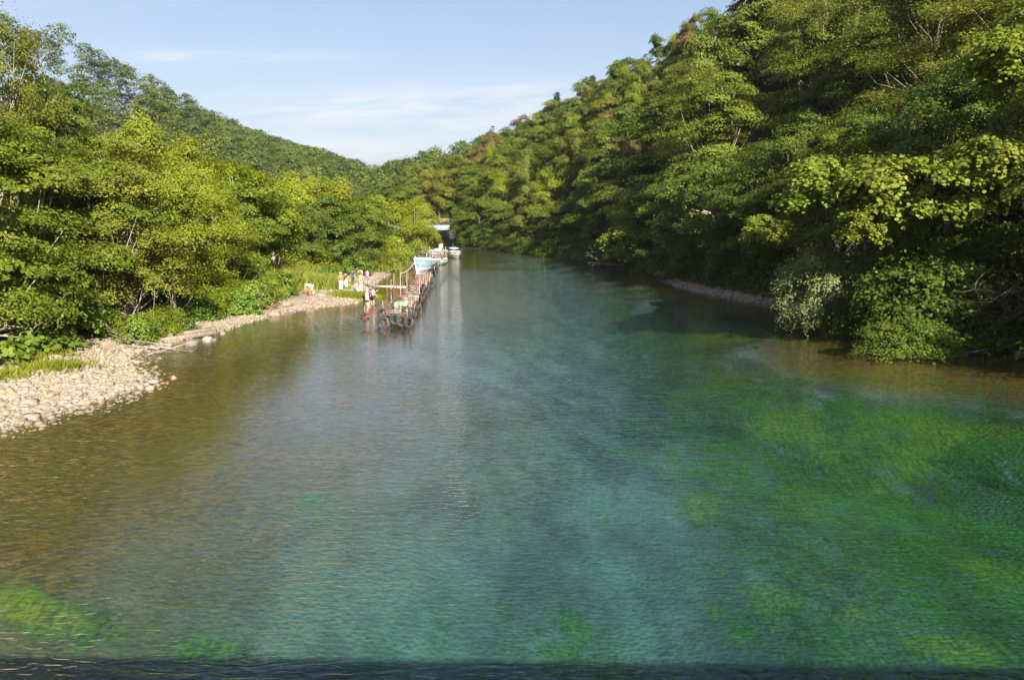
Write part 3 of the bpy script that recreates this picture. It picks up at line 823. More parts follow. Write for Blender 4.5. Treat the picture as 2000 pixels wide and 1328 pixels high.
cR = pl_dist(pts, CR[:, :2])
front = np.array([tuple(o.location[:2]) for _, o, _ in rows[RB]])
cnt = 0
for (x, y), i_, a, b, c, zz in zip(pts, ins, dL, dR, cR, z):
    if i_ or a < b or b < 4.5 or b > 75 or y > 275: continue
    if np.hypot(*(front - (x, y)).T).min() < 4.2: continue
    if y < 60 and b > 34: continue
    if y < 125 and random.random() < 0.36: continue
    rn = random.random()
    if y < 115: k = ['near', 'nearolive', 'nearolive', 'neardark', 'near'][int(rn * 5)]
    else: k = 'midrusset' if rn < 0.05 else ['mid', 'mid', 'mid', 'midolive', 'midolive', 'midolive', 'middark', 'middark', 'middark', 'midwillow'][int(random.random() * 10)]
    sec = 'near' if y < 85 else 'middle' if y < 150 else 'far'
    band = 'low on the %s right slope' if b < 16 else 'half way up the %s right slope' if b < 32 else 'high on the %s right slope' if b < 48 else 'along the crest of the %s right hill'
    band = band % sec
    tree((band, 'trees ' + band), k, x, y, random.uniform(0.75, 1.15) * (1.42 if y < 125 else 1), random.triangular(7.5, 15.0, 10.5) * (1.5 if y < 125 else 1) / PR[k][0]['H'], tilt=(random.gauss(0, 0.06), random.gauss(0, 0.06)))
    cnt += 1
print('slope trees', cnt)
for (px, py, D, k, h) in [(1157, 150, 238, 'conifer', 15), (1088, 182, 255, 'conifer', 12), (962, 246, 290, 'snag', 12), (1190, 165, 235, 'conifer', 9)]:
    x, y, zt = far(px, py, D)
    o = plant(NAME[k], k, x, y, zt - h, h / PR[k][0]['H'] * 0.9, h / PR[k][0]['H'])
    reg(('above the crest of the right hill', 'conifers on the crest of the right hill'), o, k)

# ---- far woods as one mass each
def far_wood(name, label, P2, mat, Hr, Rr, n_cl, leaf, seed):
    rg = np.random.default_rng(seed)
    zz = ground_z(P2[:, 0], P2[:, 1])
    Vs, ls = [], []
    protos = []
    for i in range(6):
        C, P, N, sz, lv = crown_np(1.0 * Hr, Rr, Hr * 0.12, n_cl, 15, leaf, Rr * 0.34, rg, prof='round', droop=0.4, thick=0.2)
        protos.append((P, N, sz, lv))
    AP, AN, AS, AL = [], [], [], []
    for (x, y), z0 in zip(P2, zz):
        P, N, sz, lv = protos[rg.integers(6)]
        a = rg.random() * 6.28; c, s = math.cos(a), math.sin(a); k = rg.uniform(0.7, 1.2)
        Rm = np.array([[c, -s, 0], [s, c, 0], [0, 0, 1]])
        AP.append(P @ Rm.T * k + [x, y, z0 - 1]); AN.append(N @ Rm.T); AS.append(sz * k); AL.append(np.clip(lv * 0.7 + rg.normal() * 0.25 + 0.12, 0, 1))
    V, f, s, l = leaves(np.concatenate(AP), np.concatenate(AN), np.concatenate(AS), np.concatenate(AL), KITE, rg)
    o = link(name, mesh_np(name, V, f, s, mat, False, [('lv', 'FACE', l)]))
    tag(o, label, 'wood', None, 'stuff')
    return o
pts = np.array(scatter(-620, 90, 200, 800, 7.9, lambda x, y: seen(x, y, 60)))
z, ins, dL, dR, lefthill = ground_z(pts[:, 0], pts[:, 1], 2)
cl, hl = pl_dist(pts, CL[:, :2], CL[:, 2])
P2 = pts[(~ins) & (dL >= dR) & lefthill & (dR > 4) & (cl < 330) & (z > 0)]; print('far wood trees', len(P2))
far_wood('hillside_wood', 'continuous green wood covering the long hill behind the left bank', P2, M['farwood'], 9.5, 5.0, 66, 0.78, 3)
P2 = pts[(~ins) & (dL >= dR) & ~lefthill & (pts[:, 1] > 275) & (dR > 3)]; print('valley wood', len(P2))
far_wood('valley_wood', 'distant green wood closing the valley beyond the road bridge', P2, M['farwood'], 10, 5.0, 75, 0.68, 4)

# ---- bushes and herbs along the banks
def shrub(name, kind, px, py, z, s, label, cat='shrub', group=None, **kw):
    x, y = gp(px, py, z)
    o = plant(name, kind, x, y, gz(x, y) - 0.05 if z < 3 else z, s, **kw)
    tag(o, label, cat, group); return o
for (px, py, k, s, lb) in [(225, 640, 'shrubw', 0.6, 'yellow-green low bush on the left bank above the washed up branches'),
                           (330, 618, 'shrubw', 0.4, 'small light green bush at the foot of the pale trunk on the left beach'),
                           (375, 607, 'shrub', 0.6, 'broad leaved dark green bush drooping over the left beach'),
                           (470, 595, 'shrub', 0.75, 'round green bush beside the small leaning pale trunk'),
                           (510, 584, 'shrub', 0.85, 'green bush at the edge of the reddish dry brush'),
                           (572, 540, 'shrubw', 1.15, 'sunlit yellow-green bush behind the bending person'),
                           (622, 530, 'shrubw', 1.2, 'sunlit yellow-green bush left of the standing group'),
                           (645, 545, 'shrub', 0.8, 'low green bush directly behind the person in orange'),
                           (700, 528, 'shrub', 1.0, 'low green bush behind the person with the navy backpack'),
                           (738, 515, 'shrubw', 1.0, 'loose yellow-green bush at the back of the sandy cove'),
                           (765, 520, 'shrubw', 1.25, 'yellow-green bush leaning over the sandy cove'),
                           (795, 508, 'shrub', 1.2, 'green bush behind the bow of the blue fishing boat'),
                           (280, 640, 'shrubw', 0.6, 'small pale green bush left of the pale trunk'),
                           (180, 640, 'shrub', 1.0, 'dark green bush in the shade behind the stony point')]:
    shrub('bush', k, px, py, 0.8, s, lb, 'bush', 'bushes along the left bank')
kk = 0
for (px, py) in [(292, 634), (318, 630), (345, 622), (398, 604), (425, 598), (448, 592), (492, 586), (528, 574), (548, 566), (600, 545), (655, 532), (680, 524), (268, 642)]:
    shrub('bush', ['shrub', 'shrubw', 'shrub'][kk % 3], px, py, 0.9, random.uniform(0.5, 0.85), 'leafy bush under the left trees, %s' % ['behind the near end of the inner bay', 'behind the driftwood tangle', 'above the weathered timbers', 'left of the leaning pale trunk', 'just behind the leaning pale trunk', 'right of the leaning pale trunk', 'left of the reddish dry brush', 'right of the reddish dry brush', 'at the left end of the tall pale grass', 'behind the bending person', 'just left of the person in orange', 'between the grey topped and navy persons', 'nearest one beside the stony point'][kk], 'bush', 'leafy bushes at the foot of the left beach trees'); kk += 1
for i, (px, py, s) in enumerate([(20, 690, 1.0), (60, 672, 1.2), (95, 668, 1.1), (40, 655, 1.2), (120, 652, 0.9), (140, 660, 0.7)]):
    lb = ['nearest broad leaved plant at the left edge above the stony beach', 'tallest broad leaved plant among the grass above the stony beach', 'broad leaved plant just right of the tallest one above the stony beach',
          'broad leaved plant half hidden behind the others at the left edge', 'smaller broad leaved plant in front of the dark tree shade', 'smallest and rightmost broad leaved plant above the stony beach'][i]
    shrub('broad_leaved_plant', 'bigleaf', px, py, 0.8, s, lb, 'plant', 'broad leaved plants above the stony beach')

# right bank shrubs
for (px, D, k, s, sz_, lb) in [(1790, 44, 'shrubd', 1.6, 1.3, 'large dark green bush overhanging the right water near the driftwood'),
                              (1720, 45.5, 'shrubd', 1.0, 1.2, 'dark green bush right of the pale leaning shrub'),
                              (1870, 42.5, 'shrubd', 1.0, 0.9, 'dark bush behind the fallen branches on the right'),
                              (1980, 42, 'shrubd', 1.3, 1.3, 'dark bush under the tangle of dead twigs at the right edge'),
                              (1560, 63, 'shrubd', 0.9, 0.9, 'dark bush behind the right gravel strip at its near end'),
                              (1490, 71, 'shrubd', 1.0, 1.0, 'dark bush above the middle of the right gravel strip'),
                              (1420, 77, 'shrubd', 1.0, 0.9, 'dark bush above the far part of the right gravel strip'),
                              (1345, 85, 'shrubd', 1.1, 1.0, 'dark bush at the far tip of the right gravel strip'),
                              (1290, 95, 'shrubd', 1.1, 1.0, 'dark bush hanging over the water just beyond the gravel strip'),
                              (1250, 106, 'shrubd', 1.1, 1.0, 'dark bush over the water left of the gravel strip')]:
    x, y, _ = far(px, 425, D)
    o = plant('waterside_bush', k, x, y, gz(x, y) - 0.1, s, sz_)
    tag(o, lb, 'bush', 'dark bushes along the right waterline')
kk = 0
for px in range(1225, 900, -24):
    D = np.interp(px, [905, 1010, 1080, 1140, 1190, 1225], [190, 166, 149, 134, 121, 114])
    x, y, _ = far(px, 425, D + 1.2)
    o = plant('waterside_bush', 'shrubd', x, y, gz(x, y) - 0.2, random.uniform(1.1, 1.6), random.uniform(0.8, 1.2))
    tag(o, 'dark bush hanging over the far right water, %s counting away from the gravel strip' % ordw(kk), 'bush', 'bushes along the far right waterline'); kk += 1
# trees on the near right bank beside the camera, which shade the water's edge
for i, (x, y, h) in enumerate([(32, 26, 14), (33, 18, 15), (32.5, 33, 10), (40, 28, 16), (37, 10, 15), (28.8, 35.5, 15.5)]):
    o = plant('broadleaf_tree', 'neardark', x, y, gz(x, y) - 0.1, h / 14, h / 14)
    tag(o, ['tree just outside the right edge whose shade falls on the waterline', 'tall tree beside the camera on the right bank', 'short tree at the right edge of the near bank', 'tall tree up the bank outside the right edge', 'tree nearest the bridge on the right bank', 'dark tree filling the upper right edge of the picture'][i], 'tree', 'trees on the right bank beside the camera')
for (px, D, z0, s, lb) in [(1745, 39.6, 0.25, 0.85, 'fresh green low bush trailing into the water above bare roots'), (1812, 39.7, 0.25, 0.95, 'fresh green low bush trailing over the water beside the long driftwood branch')]:
    x, y, _ = far(px, 425, D)
    o = plant('trailing_bush', 'shrubd', x, y, z0 - 0.2, s * 0.8, s * 0.6); tag(o, lb, 'bush', 'trailing bushes on the right waterline')
# pale shrub leaning out over the water
x, y, _ = far(1612, 425, 47.5)
o = plant('leaning_shrub', 'pale', x, y, 0.9, 0.98, 1.0, tilt=(0, R(-14)), rz=0.5)
tag(o, 'pale sunlit shrub leaning out over the dark water by the right gravel strip', 'shrub')
# climbing vines on the right bank
for (px, py, D, s, lb) in [(1600, 385, 46, 0.9, 'bright big leaved vine left of the gap in the right bank trees'),
                           (1735, 400, 43, 1.0, 'bright big leaved vine in the middle of the right bank curtain'),
                           (1850, 395, 42, 1.0, 'bright big leaved vine hanging at the right end of the curtain'),
                           (1690, 455, 43, 0.55, 'small lower tuft of big leaved vine hanging in the shade'),
                           (1930, 340, 40, 0.75, 'big leaved vine climbing the dark trees at the upper right edge'),
                           (1980, 140, 39, 0.8, 'topmost big leaved vine at the right edge of the picture'),
                           (1490, 460, 58, 0.6, 'small bright vine patch low over the gravel strip'),
                           (1215, 490, 108, 1.3, 'bright vine draped over bushes at the far right waterline')]:
    x, y, zc = far(px, py, D)
    o = plant('climbing_vine', 'vine', x, y, zc - 1.2 * s, s, s * 0.8)
    tag(o, lb, 'vine', 'big leaved vines on the right bank')

# ---- ground cover (uncountable)
def cover(name, label, P, size, shape, matn, up=1.0, tiltn=0.5, hz=(0.0, 0.5), seed=5, zoff=0.0, cat='undergrowth'):
    rg = np.random.default_rng(seed)
    zz = ground_z(P[:, 0], P[:, 1]) + zoff
    P3 = np.column_stack([P, zz + rg.uniform(hz[0], hz[1], len(P))])
    n = len(P3)
    N = np.stack([rg.normal(size=n) * tiltn, rg.normal(size=n) * tiltn - 0.2, np.full(n, up)], 1)
    pat = vnoise(P[:, 0], P[:, 1], 2.0, 8)
    lv = np.clip(0.3 * rg.random(n) + 0.7 * pat, 0, 1)
    V, f, s, l = leaves(P3, N, size * (0.6 + 0.8 * rg.random(n)), lv, shape, rg)
    o = link(name, mesh_np(name, V, f, s, M[matn], False, [('lv', 'FACE', l)]))
    tag(o, label, cat, None, 'stuff'); return o

def rand_land(n, y0, y1, pw, cond, rg):
    """random points with density falling with distance, filtered"""
    a = rg.uniform(R(-37), R(37), n); d = y0 * (y1 / y0) ** (rg.random(n) ** pw)
    P = np.stack([d * np.sin(a), d * np.cos(a)], 1)
    z, ins, dL, dR = ground_z(P[:, 0], P[:, 1], True)
    return P[cond(P, z, ins, dL, dR)]
rg = np.random.default_rng(50)
P = rand_land(420000, 24, 130, 1.0, lambda P, z, i, a, b: (~i) & (a > b) & (b > np.where((P[:, 1] > 57) & (P[:, 1] < 86), 1.5, 0.1)) & (b < 40), rg)
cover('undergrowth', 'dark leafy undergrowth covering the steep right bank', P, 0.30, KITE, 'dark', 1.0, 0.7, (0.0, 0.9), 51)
P = rand_land(420000, 24, 130, 1.0, lambda P, z, i, a, b: (~i) & (a < b) & (a > 6.5 + 2 * vnoise(P[:, 0], P[:, 1], 3, 2)) & (a < 30), rg)
cover('undergrowth', 'green leafy undergrowth at the foot of the left bank trees', P, 0.24, KITE, 'herb', 1.0, 0.6, (0.0, 0.7), 52)

def grass(name, label, P, hgt, seed, matn='grass'):
    rg = np.random.default_rng(seed); n = len(P)
    zz = ground_z(P[:, 0], P[:, 1])
    L = hgt * (0.5 + rg.random(n)); w = 1.0
    lean = rg.normal(size=(n, 2)) * 0.28
    T = np.stack([lean[:, 0], lean[:, 1], np.ones(n)], 1); T /= np.linalg.norm(T, axis=1, keepdims=True)
    sd = rg.normal(size=(n, 3)); sd[:, 2] = 0; sd /= np.linalg.norm(sd, axis=1, keepdims=True) + 1e-9
    B = np.column_stack([P, zz - 0.02])
    wd = 0.018 + 0.012 * rg.random(n)
    V = np.stack([B - sd * wd[:, None], B + sd * wd[:, None], B + T * L[:, None] * 0.6 + sd * wd[:, None] * 0.7, B + T * L[:, None] + np.stack([lean[:, 0], lean[:, 1], -0.2 * np.ones(n)], 1) * L[:, None] * 0.25,
                  B + T * L[:, None] * 0.6 - sd * wd[:, None] * 0.7], 1).reshape(-1, 3)
    o = link(name, mesh_np(name, V, np.arange(n * 5), np.full(n, 5), M[matn], False, [('lv', 'FACE', np.clip(0.4 * rg.random(n) + 0.6 * vnoise(P[:, 0], P[:, 1], 1.2, 3), 0, 1))]))
    tag(o, label, 'grass', None, 'stuff'); return o
def patch(n, cx_, cy_, rx, ry, rg):
    r = np.abs(rg.normal(size=n)) * 0.62; a = rg.random(n) * 6.283
    return np.stack([cx_ + rx * r * np.cos(a) * (1 + 0.2 * np.sin(3 * a)), cy_ + ry * r * np.sin(a)], 1)
P = rand_land(160000, 20, 60, 1.0, lambda P, z, i, a, b: (~i) & (a < b) & (a > 4.6 + 2.2 * vnoise(P[:, 0], P[:, 1], 2.2, 6)) & (a < 12) & (vnoise(P[:, 0], P[:, 1], 1.5, 12) > 0.35), rg)
grass('bank_grass', 'yellow-green grass fringe between the stony beach and the left trees', P, 0.42, 61)
PP = []
for (px, py, rx, ry, n) in [(690, 577, 1.6, 1.3, 5000)]:
    x, y = gp(px, py, 0.2); PP.append(patch(n, x, y, rx, ry, rg))
grass('grass_tuft', 'bright green grass tuft on the tip of the sandy spit', np.concatenate(PP), 0.42, 62, 'willow')
PP = []
for (px, py, rx, ry, n) in [(560, 560, 2.5, 2.5, 7000), (585, 548, 2.5, 2.5, 7000), (735, 522, 1.6, 4, 6000), (545, 572, 1.2, 1.0, 2500), (630, 560, 1.5, 1.5, 2500)]:
    x, y = gp(px, py, 0.4); PP.append(patch(n, x, y, rx, ry, rg))
grass('tall_grass', 'tall pale grass behind the bending person and beside the cove', np.concatenate(PP), 1.25, 63)
P = rand_land(200000, 22, 100, 1.0, lambda P, z, i, a, b: (~i) & (a < b) & (a > 4.0 + 2.5 * vnoise(P[:, 0], P[:, 1], 1.8, 21)) & (a < 9) & (vnoise(P[:, 0], P[:, 1], 1.1, 22) > 0.42), rg)
cover('bank_herbs', 'low mixed herbs creeping from the left trees onto the beach', P, 0.12, KITE, 'herb', 1.0, 0.6, (0.0, 0.4), 53)
x, y = gp(97, 716, 0.3)
grass('low_grass', 'low bright green tuft spreading onto the stony beach', np.concatenate([patch(2600, x, y + 0.4, 1.5, 1.2, rg), patch(6000, *gp(20, 690, 0.4), 2.4, 1.8, rg), patch(1500, *gp(-10, 735, 0.4), 0.9, 1.8, rg)]), 0.3, 64, 'willow')

# ---------------------------------------------------------------- stones
ICO_V, ICO_F = None, None
def ico():
    b = bmesh.new(); bmesh.ops.create_icosphere(b, subdivisions=1, radius=1.0)
    b.verts.ensure_lookup_table()
    V = np.array([v.co[:] for v in b.verts]); Fc = np.array([[v.index for v in f.verts] for f in b.faces]); b.free()
    return V, Fc
ICO_V, ICO_F = ico()
def stones(name, label, P, size, seed, sink=0.3):
    rg = np.random.default_rng(seed); n = len(P)
    zz = ground_z(P[:, 0], P[:, 1])
    s = size * np.exp(rg.normal(size=n) * 0.45)
    sc3 = np.stack([s * rg.uniform(0.8, 1.5, n), s * rg.uniform(0.7, 1.1, n), s * rg.uniform(0.35, 0.7, n)], 1)
    a = rg.random(n) * 6.283
    V = ICO_V[None] * (1 + 0.16 * rg.normal(size=(n, len(ICO_V), 1))) * sc3[:, None, :]
    c, sn = np.cos(a)[:, None], np.sin(a)[:, None]
    X = V[..., 0] * c - V[..., 1] * sn; Y = V[..., 0] * sn + V[..., 1] * c
    V = np.stack([X + P[:, :1], Y + P[:, 1:], V[..., 2] + zz[:, None] + sc3[:, 2:] * sink], -1)
    Fc = (ICO_F[None] + (np.arange(n) * len(ICO_V))[:, None, None]).reshape(-1)
    lv = np.repeat(np.clip(rg.normal(0.62, 0.25, n), 0, 1), len(ICO_F))
    o = link(name, mesh_np(name, V.reshape(-1, 3), Fc, np.full(n * len(ICO_F), 3), M['stone'], False, [('lv', 'FACE', lv)]))
    tag(o, label, 'gravel', None, 'stuff'); return o
P = rand_land(260000, 18, 46, 1.0, lambda P, z, i, a, b: (a < b) & (((~i) & (a < 6.5)) | (i & (a < 1.8) & (rg.random(len(P)) < 0.35 * (1 - a / 1.8) ** 2))), rg)
sel = rg.permutation(len(P))[:24000]
stones('beach_stones', 'pale rounded stones covering the near left beach', P[sel], 0.062, 70)
P = rand_land(120000, 44, 100, 1.0, lambda P, z, i, a, b: (a < b) & (~i) & (a < 4.5), rg)
stones('beach_gravel', 'finer pale gravel of the far part of the left beach', P[rg.permutation(len(P))[:6000]], 0.06, 71)
P = rand_land(260000, 36, 90, 1.0, lambda P, z, i, a, b: (a > b) & (~i) & (b < 1.7) & (P[:, 1] > 57) & (P[:, 1] < 88), rg)
stones('shaded_gravel', 'grey shaded gravel strip along the right waterline', P[rg.permutation(len(P))[:6000]], 0.08, 72)

def rock(px, py, s, label, name='rock', flat=0.6, z=None, lv=0.5):
    rg = np.random.default_rng(int(px * 7 + py))
    x, y = gp(px, py, 0.05 if z is None else z)
    b = bmesh.new(); bmesh.ops.create_icosphere(b, subdivisions=3, radius=1.0)
    for v in b.verts:
        d = v.co.copy()
        k = 1 + 0.28 * (vnoise(d.x * 1.3 + px, d.y * 1.3 + d.z, 1.0, 3) - 0.5) + 0.18 * (vnoise(d.y * 3 + py, d.z * 3 + d.x, 1.0, 5) - 0.5)
        v.co = Vector((d.x * k * s * 1.25, d.y * k * s * 0.85, d.z * k * s * flat))
    me = bpy.data.meshes.new(name); b.to_mesh(me); b.free()
    a = me.attributes.new('lv', 'FLOAT', 'FACE'); a.data.foreach_set('value', np.full(len(me.polygons), lv, dtype=np.float32))
    me.polygons.foreach_set('use_smooth', np.ones(len(me.polygons), bool))
    me.materials.append(M['stone'])
    o = link(name, me); o.location = (x, y, max(gz(x, y), -0.15) + s * flat * 0.45); o.rotation_euler = (0, 0, rg.random() * 6)
    tag(o, label, 'rock'); return o
for a in [(375, 669, 0.33, 'rounded brown rock standing in the shallows off the beach'), (405, 662, 0.34, 'flat pale slab lying in the shallows right of the brown rock'),
          (418, 661, 0.17, 'small flat stone beside the pale slab in the shallows'), (561, 601, 0.50, 'largest grey-brown boulder on the left beach'),
          (440, 634, 0.26, 'rounded grey rock on the beach right of the timber'), (536, 616, 0.42, 'broad reddish rock at the water edge near the upright stick'),
          (200, 656, 0.32, 'pale boulder in the grass behind the stony point'), (630, 584, 0.32, 'flat grey rock on the sand near the spit'), (265, 752, 0.20, 'rounded pale stone at the tip of the stony point'),
          (30, 783, 0.17, 'orange-brown stone on the near stony beach'), (150, 770, 0.17, 'grey flat stone in the middle of the near stony beach'), (130, 742, 0.19, 'white block-like stone on the near stony beach'),
          (267, 705, 0.13, 'small white stone alone in the shallow bay'), (100, 812, 0.14, 'reddish stone at the water edge of the near beach'), (435, 650, 0.2, 'dark wet rock at the water edge below the timber'),
          (1990, 700, 0.35, 'grey flat rock at the right edge waterline')]:
    rock(*a[:4], lv={200: .8, 405: .85, 130: 1.0, 267: .85, 30: .97, 375: .3}.get(a[0], .45))

# ---------------------------------------------------------------- driftwood
def branch_mb(mb, p0, ang_, L, r, rg, depth=2, up=0.1):
    p = np.array(p0, float); pts_ = [p.copy()]; rs = [r]; n = 6
    a = ang_; z = up
    for i in range(n):
        a += rg.normal() * 0.22; z += rg.normal() * 0.10
        p = p + np.array([math.cos(a), math.sin(a), z]) * L / n
        pts_.append(p.copy()); rs.append(r * (1 - 0.8 * (i + 1) / n))
        if depth > 0 and rg.random() < 0.55:
            branch_mb(mb, p, a + rg.choice([-1, 1]) * rg.uniform(0.4, 1.1), L * rg.uniform(0.3, 0.55), r * 0.5, rg, depth - 1, z + rg.normal() * 0.25)
    mb.tube(pts_, rs, 5)
def drift(px, py, z, ang_, L, r, seed, label, name='driftwood', up=0.08, n=1, spread=0.3, mat='deadwood'):
    rg = np.random.default_rng(seed); x, y = gp(px, py, z)
    mb = MB()
    for i in range(n):
        branch_mb(mb, (rg.normal() * spread, rg.normal() * spread, 0.03), ang_ + rg.normal() * 0.25 * (n > 1), L * rg.uniform(0.7, 1.1), r, rg, 2, up)
    o = mb.build(name, M[mat], None, True); o.location = (x, y, max(gz(x, y), 0) + 0.03)
    tag(o, label, 'driftwood'); return o
drift(320, 676, 0.1, R(160), 3.0, 0.05, 1, 'tangle of grey washed up branches at the inner end of the bay', n=7, spread=0.5)
drift(290, 690, 0.1, R(30), 2.6, 0.035, 2, 'thin white bare branch reaching from the branches into the bay', n=2)
drift(165, 706, 0.3, R(-25), 1.3, 0.045, 3, 'short straight brown stick lying on the stony beach', n=1, up=0.0)
drift(1830, 692, 0.05, R(5), 4.2, 0.09, 4, 'long grey branch lying along the right waterline', n=1, up=0.05)
drift(1760, 694, 0.05, R(20), 2.2, 0.05, 5, 'bare grey roots sticking out below the fresh green low bush', n=6, spread=0.6)
drift(1930, 690, 0.2, R(60), 2.4, 0.05, 6, 'pile of broken branches on the right bank beside the long grey branch', n=6, spread=0.9)
drift(1215, 520, 0.1, R(170), 4.5, 0.08, 7, 'heap of pale driftwood at the far right waterline', n=6, spread=1.0)
drift(546, 617, 0.0, R(-60), 0.9, 0.03, 8, 'thin bare twig slanting into the water below the reddish rock', n=1, up=-0.1)
# upright stick
mb = MB(); mb.tube([(0, 0, -0.3), (0.05, 0, 0.5), (-0.08, 0, 1.1)], [0.035, 0.03, 0.012], 6)
x, y = gp(547, 620, 0); o = mb.build('stick', M['bark'], None, True); o.location = (x, y, 0); tag(o, 'thin dark stick standing upright in the water at the left beach', 'stick')
# dead twig tangle at right edge
mb = MB(); rg2 = np.random.default_rng(31)
for i in range(34):
    branch_mb(mb, rg2.normal(size=3) * (1.0, 0.6, 0.7) + (0, 0, 2.6), rg2.uniform(2.3, 4.6), rg2.uniform(1.8, 3.4), 0.025, rg2, 1, rg2.uniform(-0.9, 0.0))
x, y, zz = far(2010, 600, 40); o = mb.build('dead_twigs', M['bark'], None, True); o.location = (x, y, gz(x, y)); tag(o, 'drooping tangle of bare brown twigs at the right edge above the waterline', 'dead branches')
# reddish dry brush on the beach
mb = MB(); rg2 = np.random.default_rng(32)
for i in range(30):
    branch_mb(mb, rg2.normal(size=3) * (0.9, 0.5, 0.1) + (0, 0, 0.1), rg2.uniform(0, 6.28), rg2.uniform(0.6, 1.3), 0.022, rg2, 1, rg2.uniform(0.1, 1.0))
M['redtwig'] = bark_mat('red_twig', (0.22, 0.10, 0.065), (0.45, 0.27, 0.19))
x, y = gp(500, 600, 0.4); o = mb.build('dry_brush', M['redtwig'], None, True); o.location = (x, y, gz(x, y)); tag(o, 'reddish dry brushwood on the beach beside the round green bush', 'brushwood')
mb = MB()
for i in range(26):
    branch_mb(mb, rg2.normal(size=3) * (0.9, 0.7, 0.1) + (0, 0, 0.1), rg2.uniform(0, 6.28), rg2.uniform(0.8, 1.8), 0.025, rg2, 1, rg2.uniform(0.0, 0.9))
x, y = gp(783, 521, 0.3); o = mb.build('dry_brush', M['redtwig'], None, True); o.location = (x, y, gz(x, y)); tag(o, 'brown dry brushwood on the bank left of the blue fishing boat', 'brushwood')
# squared timber on the beach
g = 'timbers on the left beach'
for i, (px, py, lb) in enumerate([(368, 655, 'front weathered timber lying on the left beach'), (372, 650, 'rear weathered timber lying on the left beach')]):
    mb = MB(); mb.box((0, 0, 0), (3.4 - i * 0.3, 0.30, 0.24)); x, y = gp(px, py, 0.2)
    o = mb.build('timber', M['plank']); o.location = (x, y + 0.3 * i, gz(x, y) + 0.14); o.rotation_euler = (R(2), R(-1.5), R(52)); tag(o, lb, 'timber', g)
    bv = o.modifiers.new('b', 'BEVEL'); bv.width = 0.02

# ---------------------------------------------------------------- jetty with tyres
def torus_mesh(Rm, rm, name, mat, nu=22, nv=10):
    V, Fs = [], []
    for i in range(nu):
        a = 2 * math.pi * i / nu
        for j in range(nv):
            b = 2 * math.pi * j / nv
            cb, sb = math.cos(b), math.sin(b)
            rr = Rm + rm * np.sign(cb) * abs(cb) ** 0.7
            tread = 1 + (0.03 if (i % 2 and cb > 0.5) else 0)
            V.append((rr * tread * math.cos(a), rm * 1.15 * np.sign(sb) * abs(sb) ** 0.7, rr * tread * math.sin(a)))
            i2, j2 = (i + 1) % nu, (j + 1) % nv
            Fs.append([i * nv + j, i * nv + j2, i2 * nv + j2, i2 * nv + j])
    mb = MB(); mb.add(V, Fs); return mb.mesh(name, mat, True)
tyre_me = torus_mesh(0.235, 0.085, 'tyre', M['rubber'])
rope_mb = MB(); rope_mb.tube([(0, 0, 0.16), (0.01, 0.06, 0.42), (0, 0.02, 0.75)], 0.012, 5); rope_me = rope_mb.mesh('rope', M['rope'])
def tyre(x, y, z, rz, rx, s, label, group):
    r = empty('tyre', (x, y, z), rz); r.rotation_euler = (rx, 0, rz); r.scale = (s, s, s)
    link('casing', tyre_me, r); link('hanging_rope', rope_me, r)
    tag(r, label, 'tyre', group); return r

J0 = np.array(gp(772, 640)); J1 = np.array(gp(831, 553))
JL = float(np.hypot(*(J1 - J0))); jd = (J1 - J0) / JL; jn = np.array([jd[1], -jd[0]])       # jn points right (open river)
jrz = math.atan2(jd[1], jd[0])
def J(s, w, z): p = J0 + jd * s + jn * w; return (p[0], p[1], z)
jet = empty('jetty', (J0[0], J0[1], 0))
tag(jet, 'long narrow wooden jetty on rusty pipes running up the left side of the river', 'jetty')
jet_inv = Vector((J0[0], J0[1], 0))
def jbuild(mb, name, mat, smooth=False):
    o = mb.build(name, mat, jet, smooth); o.matrix_parent_inverse = Matrix.Translation(-jet_inv); return o
DZ = 0.92
mb = MB(); rgj = np.random.default_rng(5)
s = 0.4
while s < JL:
    w = 1.5; x, y, z = J(s, rgj.normal() * 0.04, DZ + rgj.normal() * 0.012)
    mb.box((x, y, z), (0.26, w + rgj.normal() * 0.08, 0.045), jrz + rgj.normal() * 0.02)
    s += 0.30 if rgj.random() > 0.06 else 0.75
jbuild(mb, 'deck', M['plank'])
mb = MB()
for w in (-0.72, 0.72):
    mb.tube([J(0, w, DZ - 0.07), J(JL, w, DZ - 0.07)], 0.05, 6)
    mb.tube([J(0, w, 0.28), J(JL, w, 0.28)], 0.035, 6)
s = 0.2
while s < JL:
    mb.tube([J(s, -0.85, DZ - 0.12), J(s, 0.85, DZ - 0.12)], 0.035, 6)
    for w in (-0.72, 0.72): mb.tube([J(s, w, -2.4), J(s, w, DZ + 0.02)], 0.04, 6)
    mb.tube([J(s, -0.7, 0.0), J(s + 2.2, -0.7, DZ - 0.1)], 0.025, 5)
    s += 2.3
# side rack of rusty pipes at the near end
for s_ in (0.4, 1.6, 2.8, 5.2):
    mb.tube([J(s_, -0.7, DZ + 0.1), J(s_, -1.9, DZ - 0.1)], 0.03, 6)
    mb.tube([J(s_, -1.85, -1.6), J(s_, -1.85, DZ + 0.15)], 0.03, 6)
mb.tube([J(0.2, -1.85, DZ - 0.05), J(5.4, -1.85, DZ)], 0.03, 6); mb.tube([J(0.3, -2.3, DZ - 0.45), J(2.2, -0.7, DZ + 0.1)], 0.022, 5)
mb.tube([J(0.1, -2.4, DZ - 0.25), J(0.2, 0.5, DZ - 0.1)], 0.028, 6)
jbuild(mb, 'pipe_frame', M['rust'], True)
mb = MB()
for s_ in (7, 9.5, 12, 14.5, 18, 21, 24, 28):
    mb.tube([J(s_, -0.72, DZ), J(s_, -0.72, DZ + 1.15)], 0.03, 6)
    if s_ > 12: mb.tube([J(s_, 0.72, DZ), J(s_, 0.72, DZ + 1.0)], 0.03, 6)
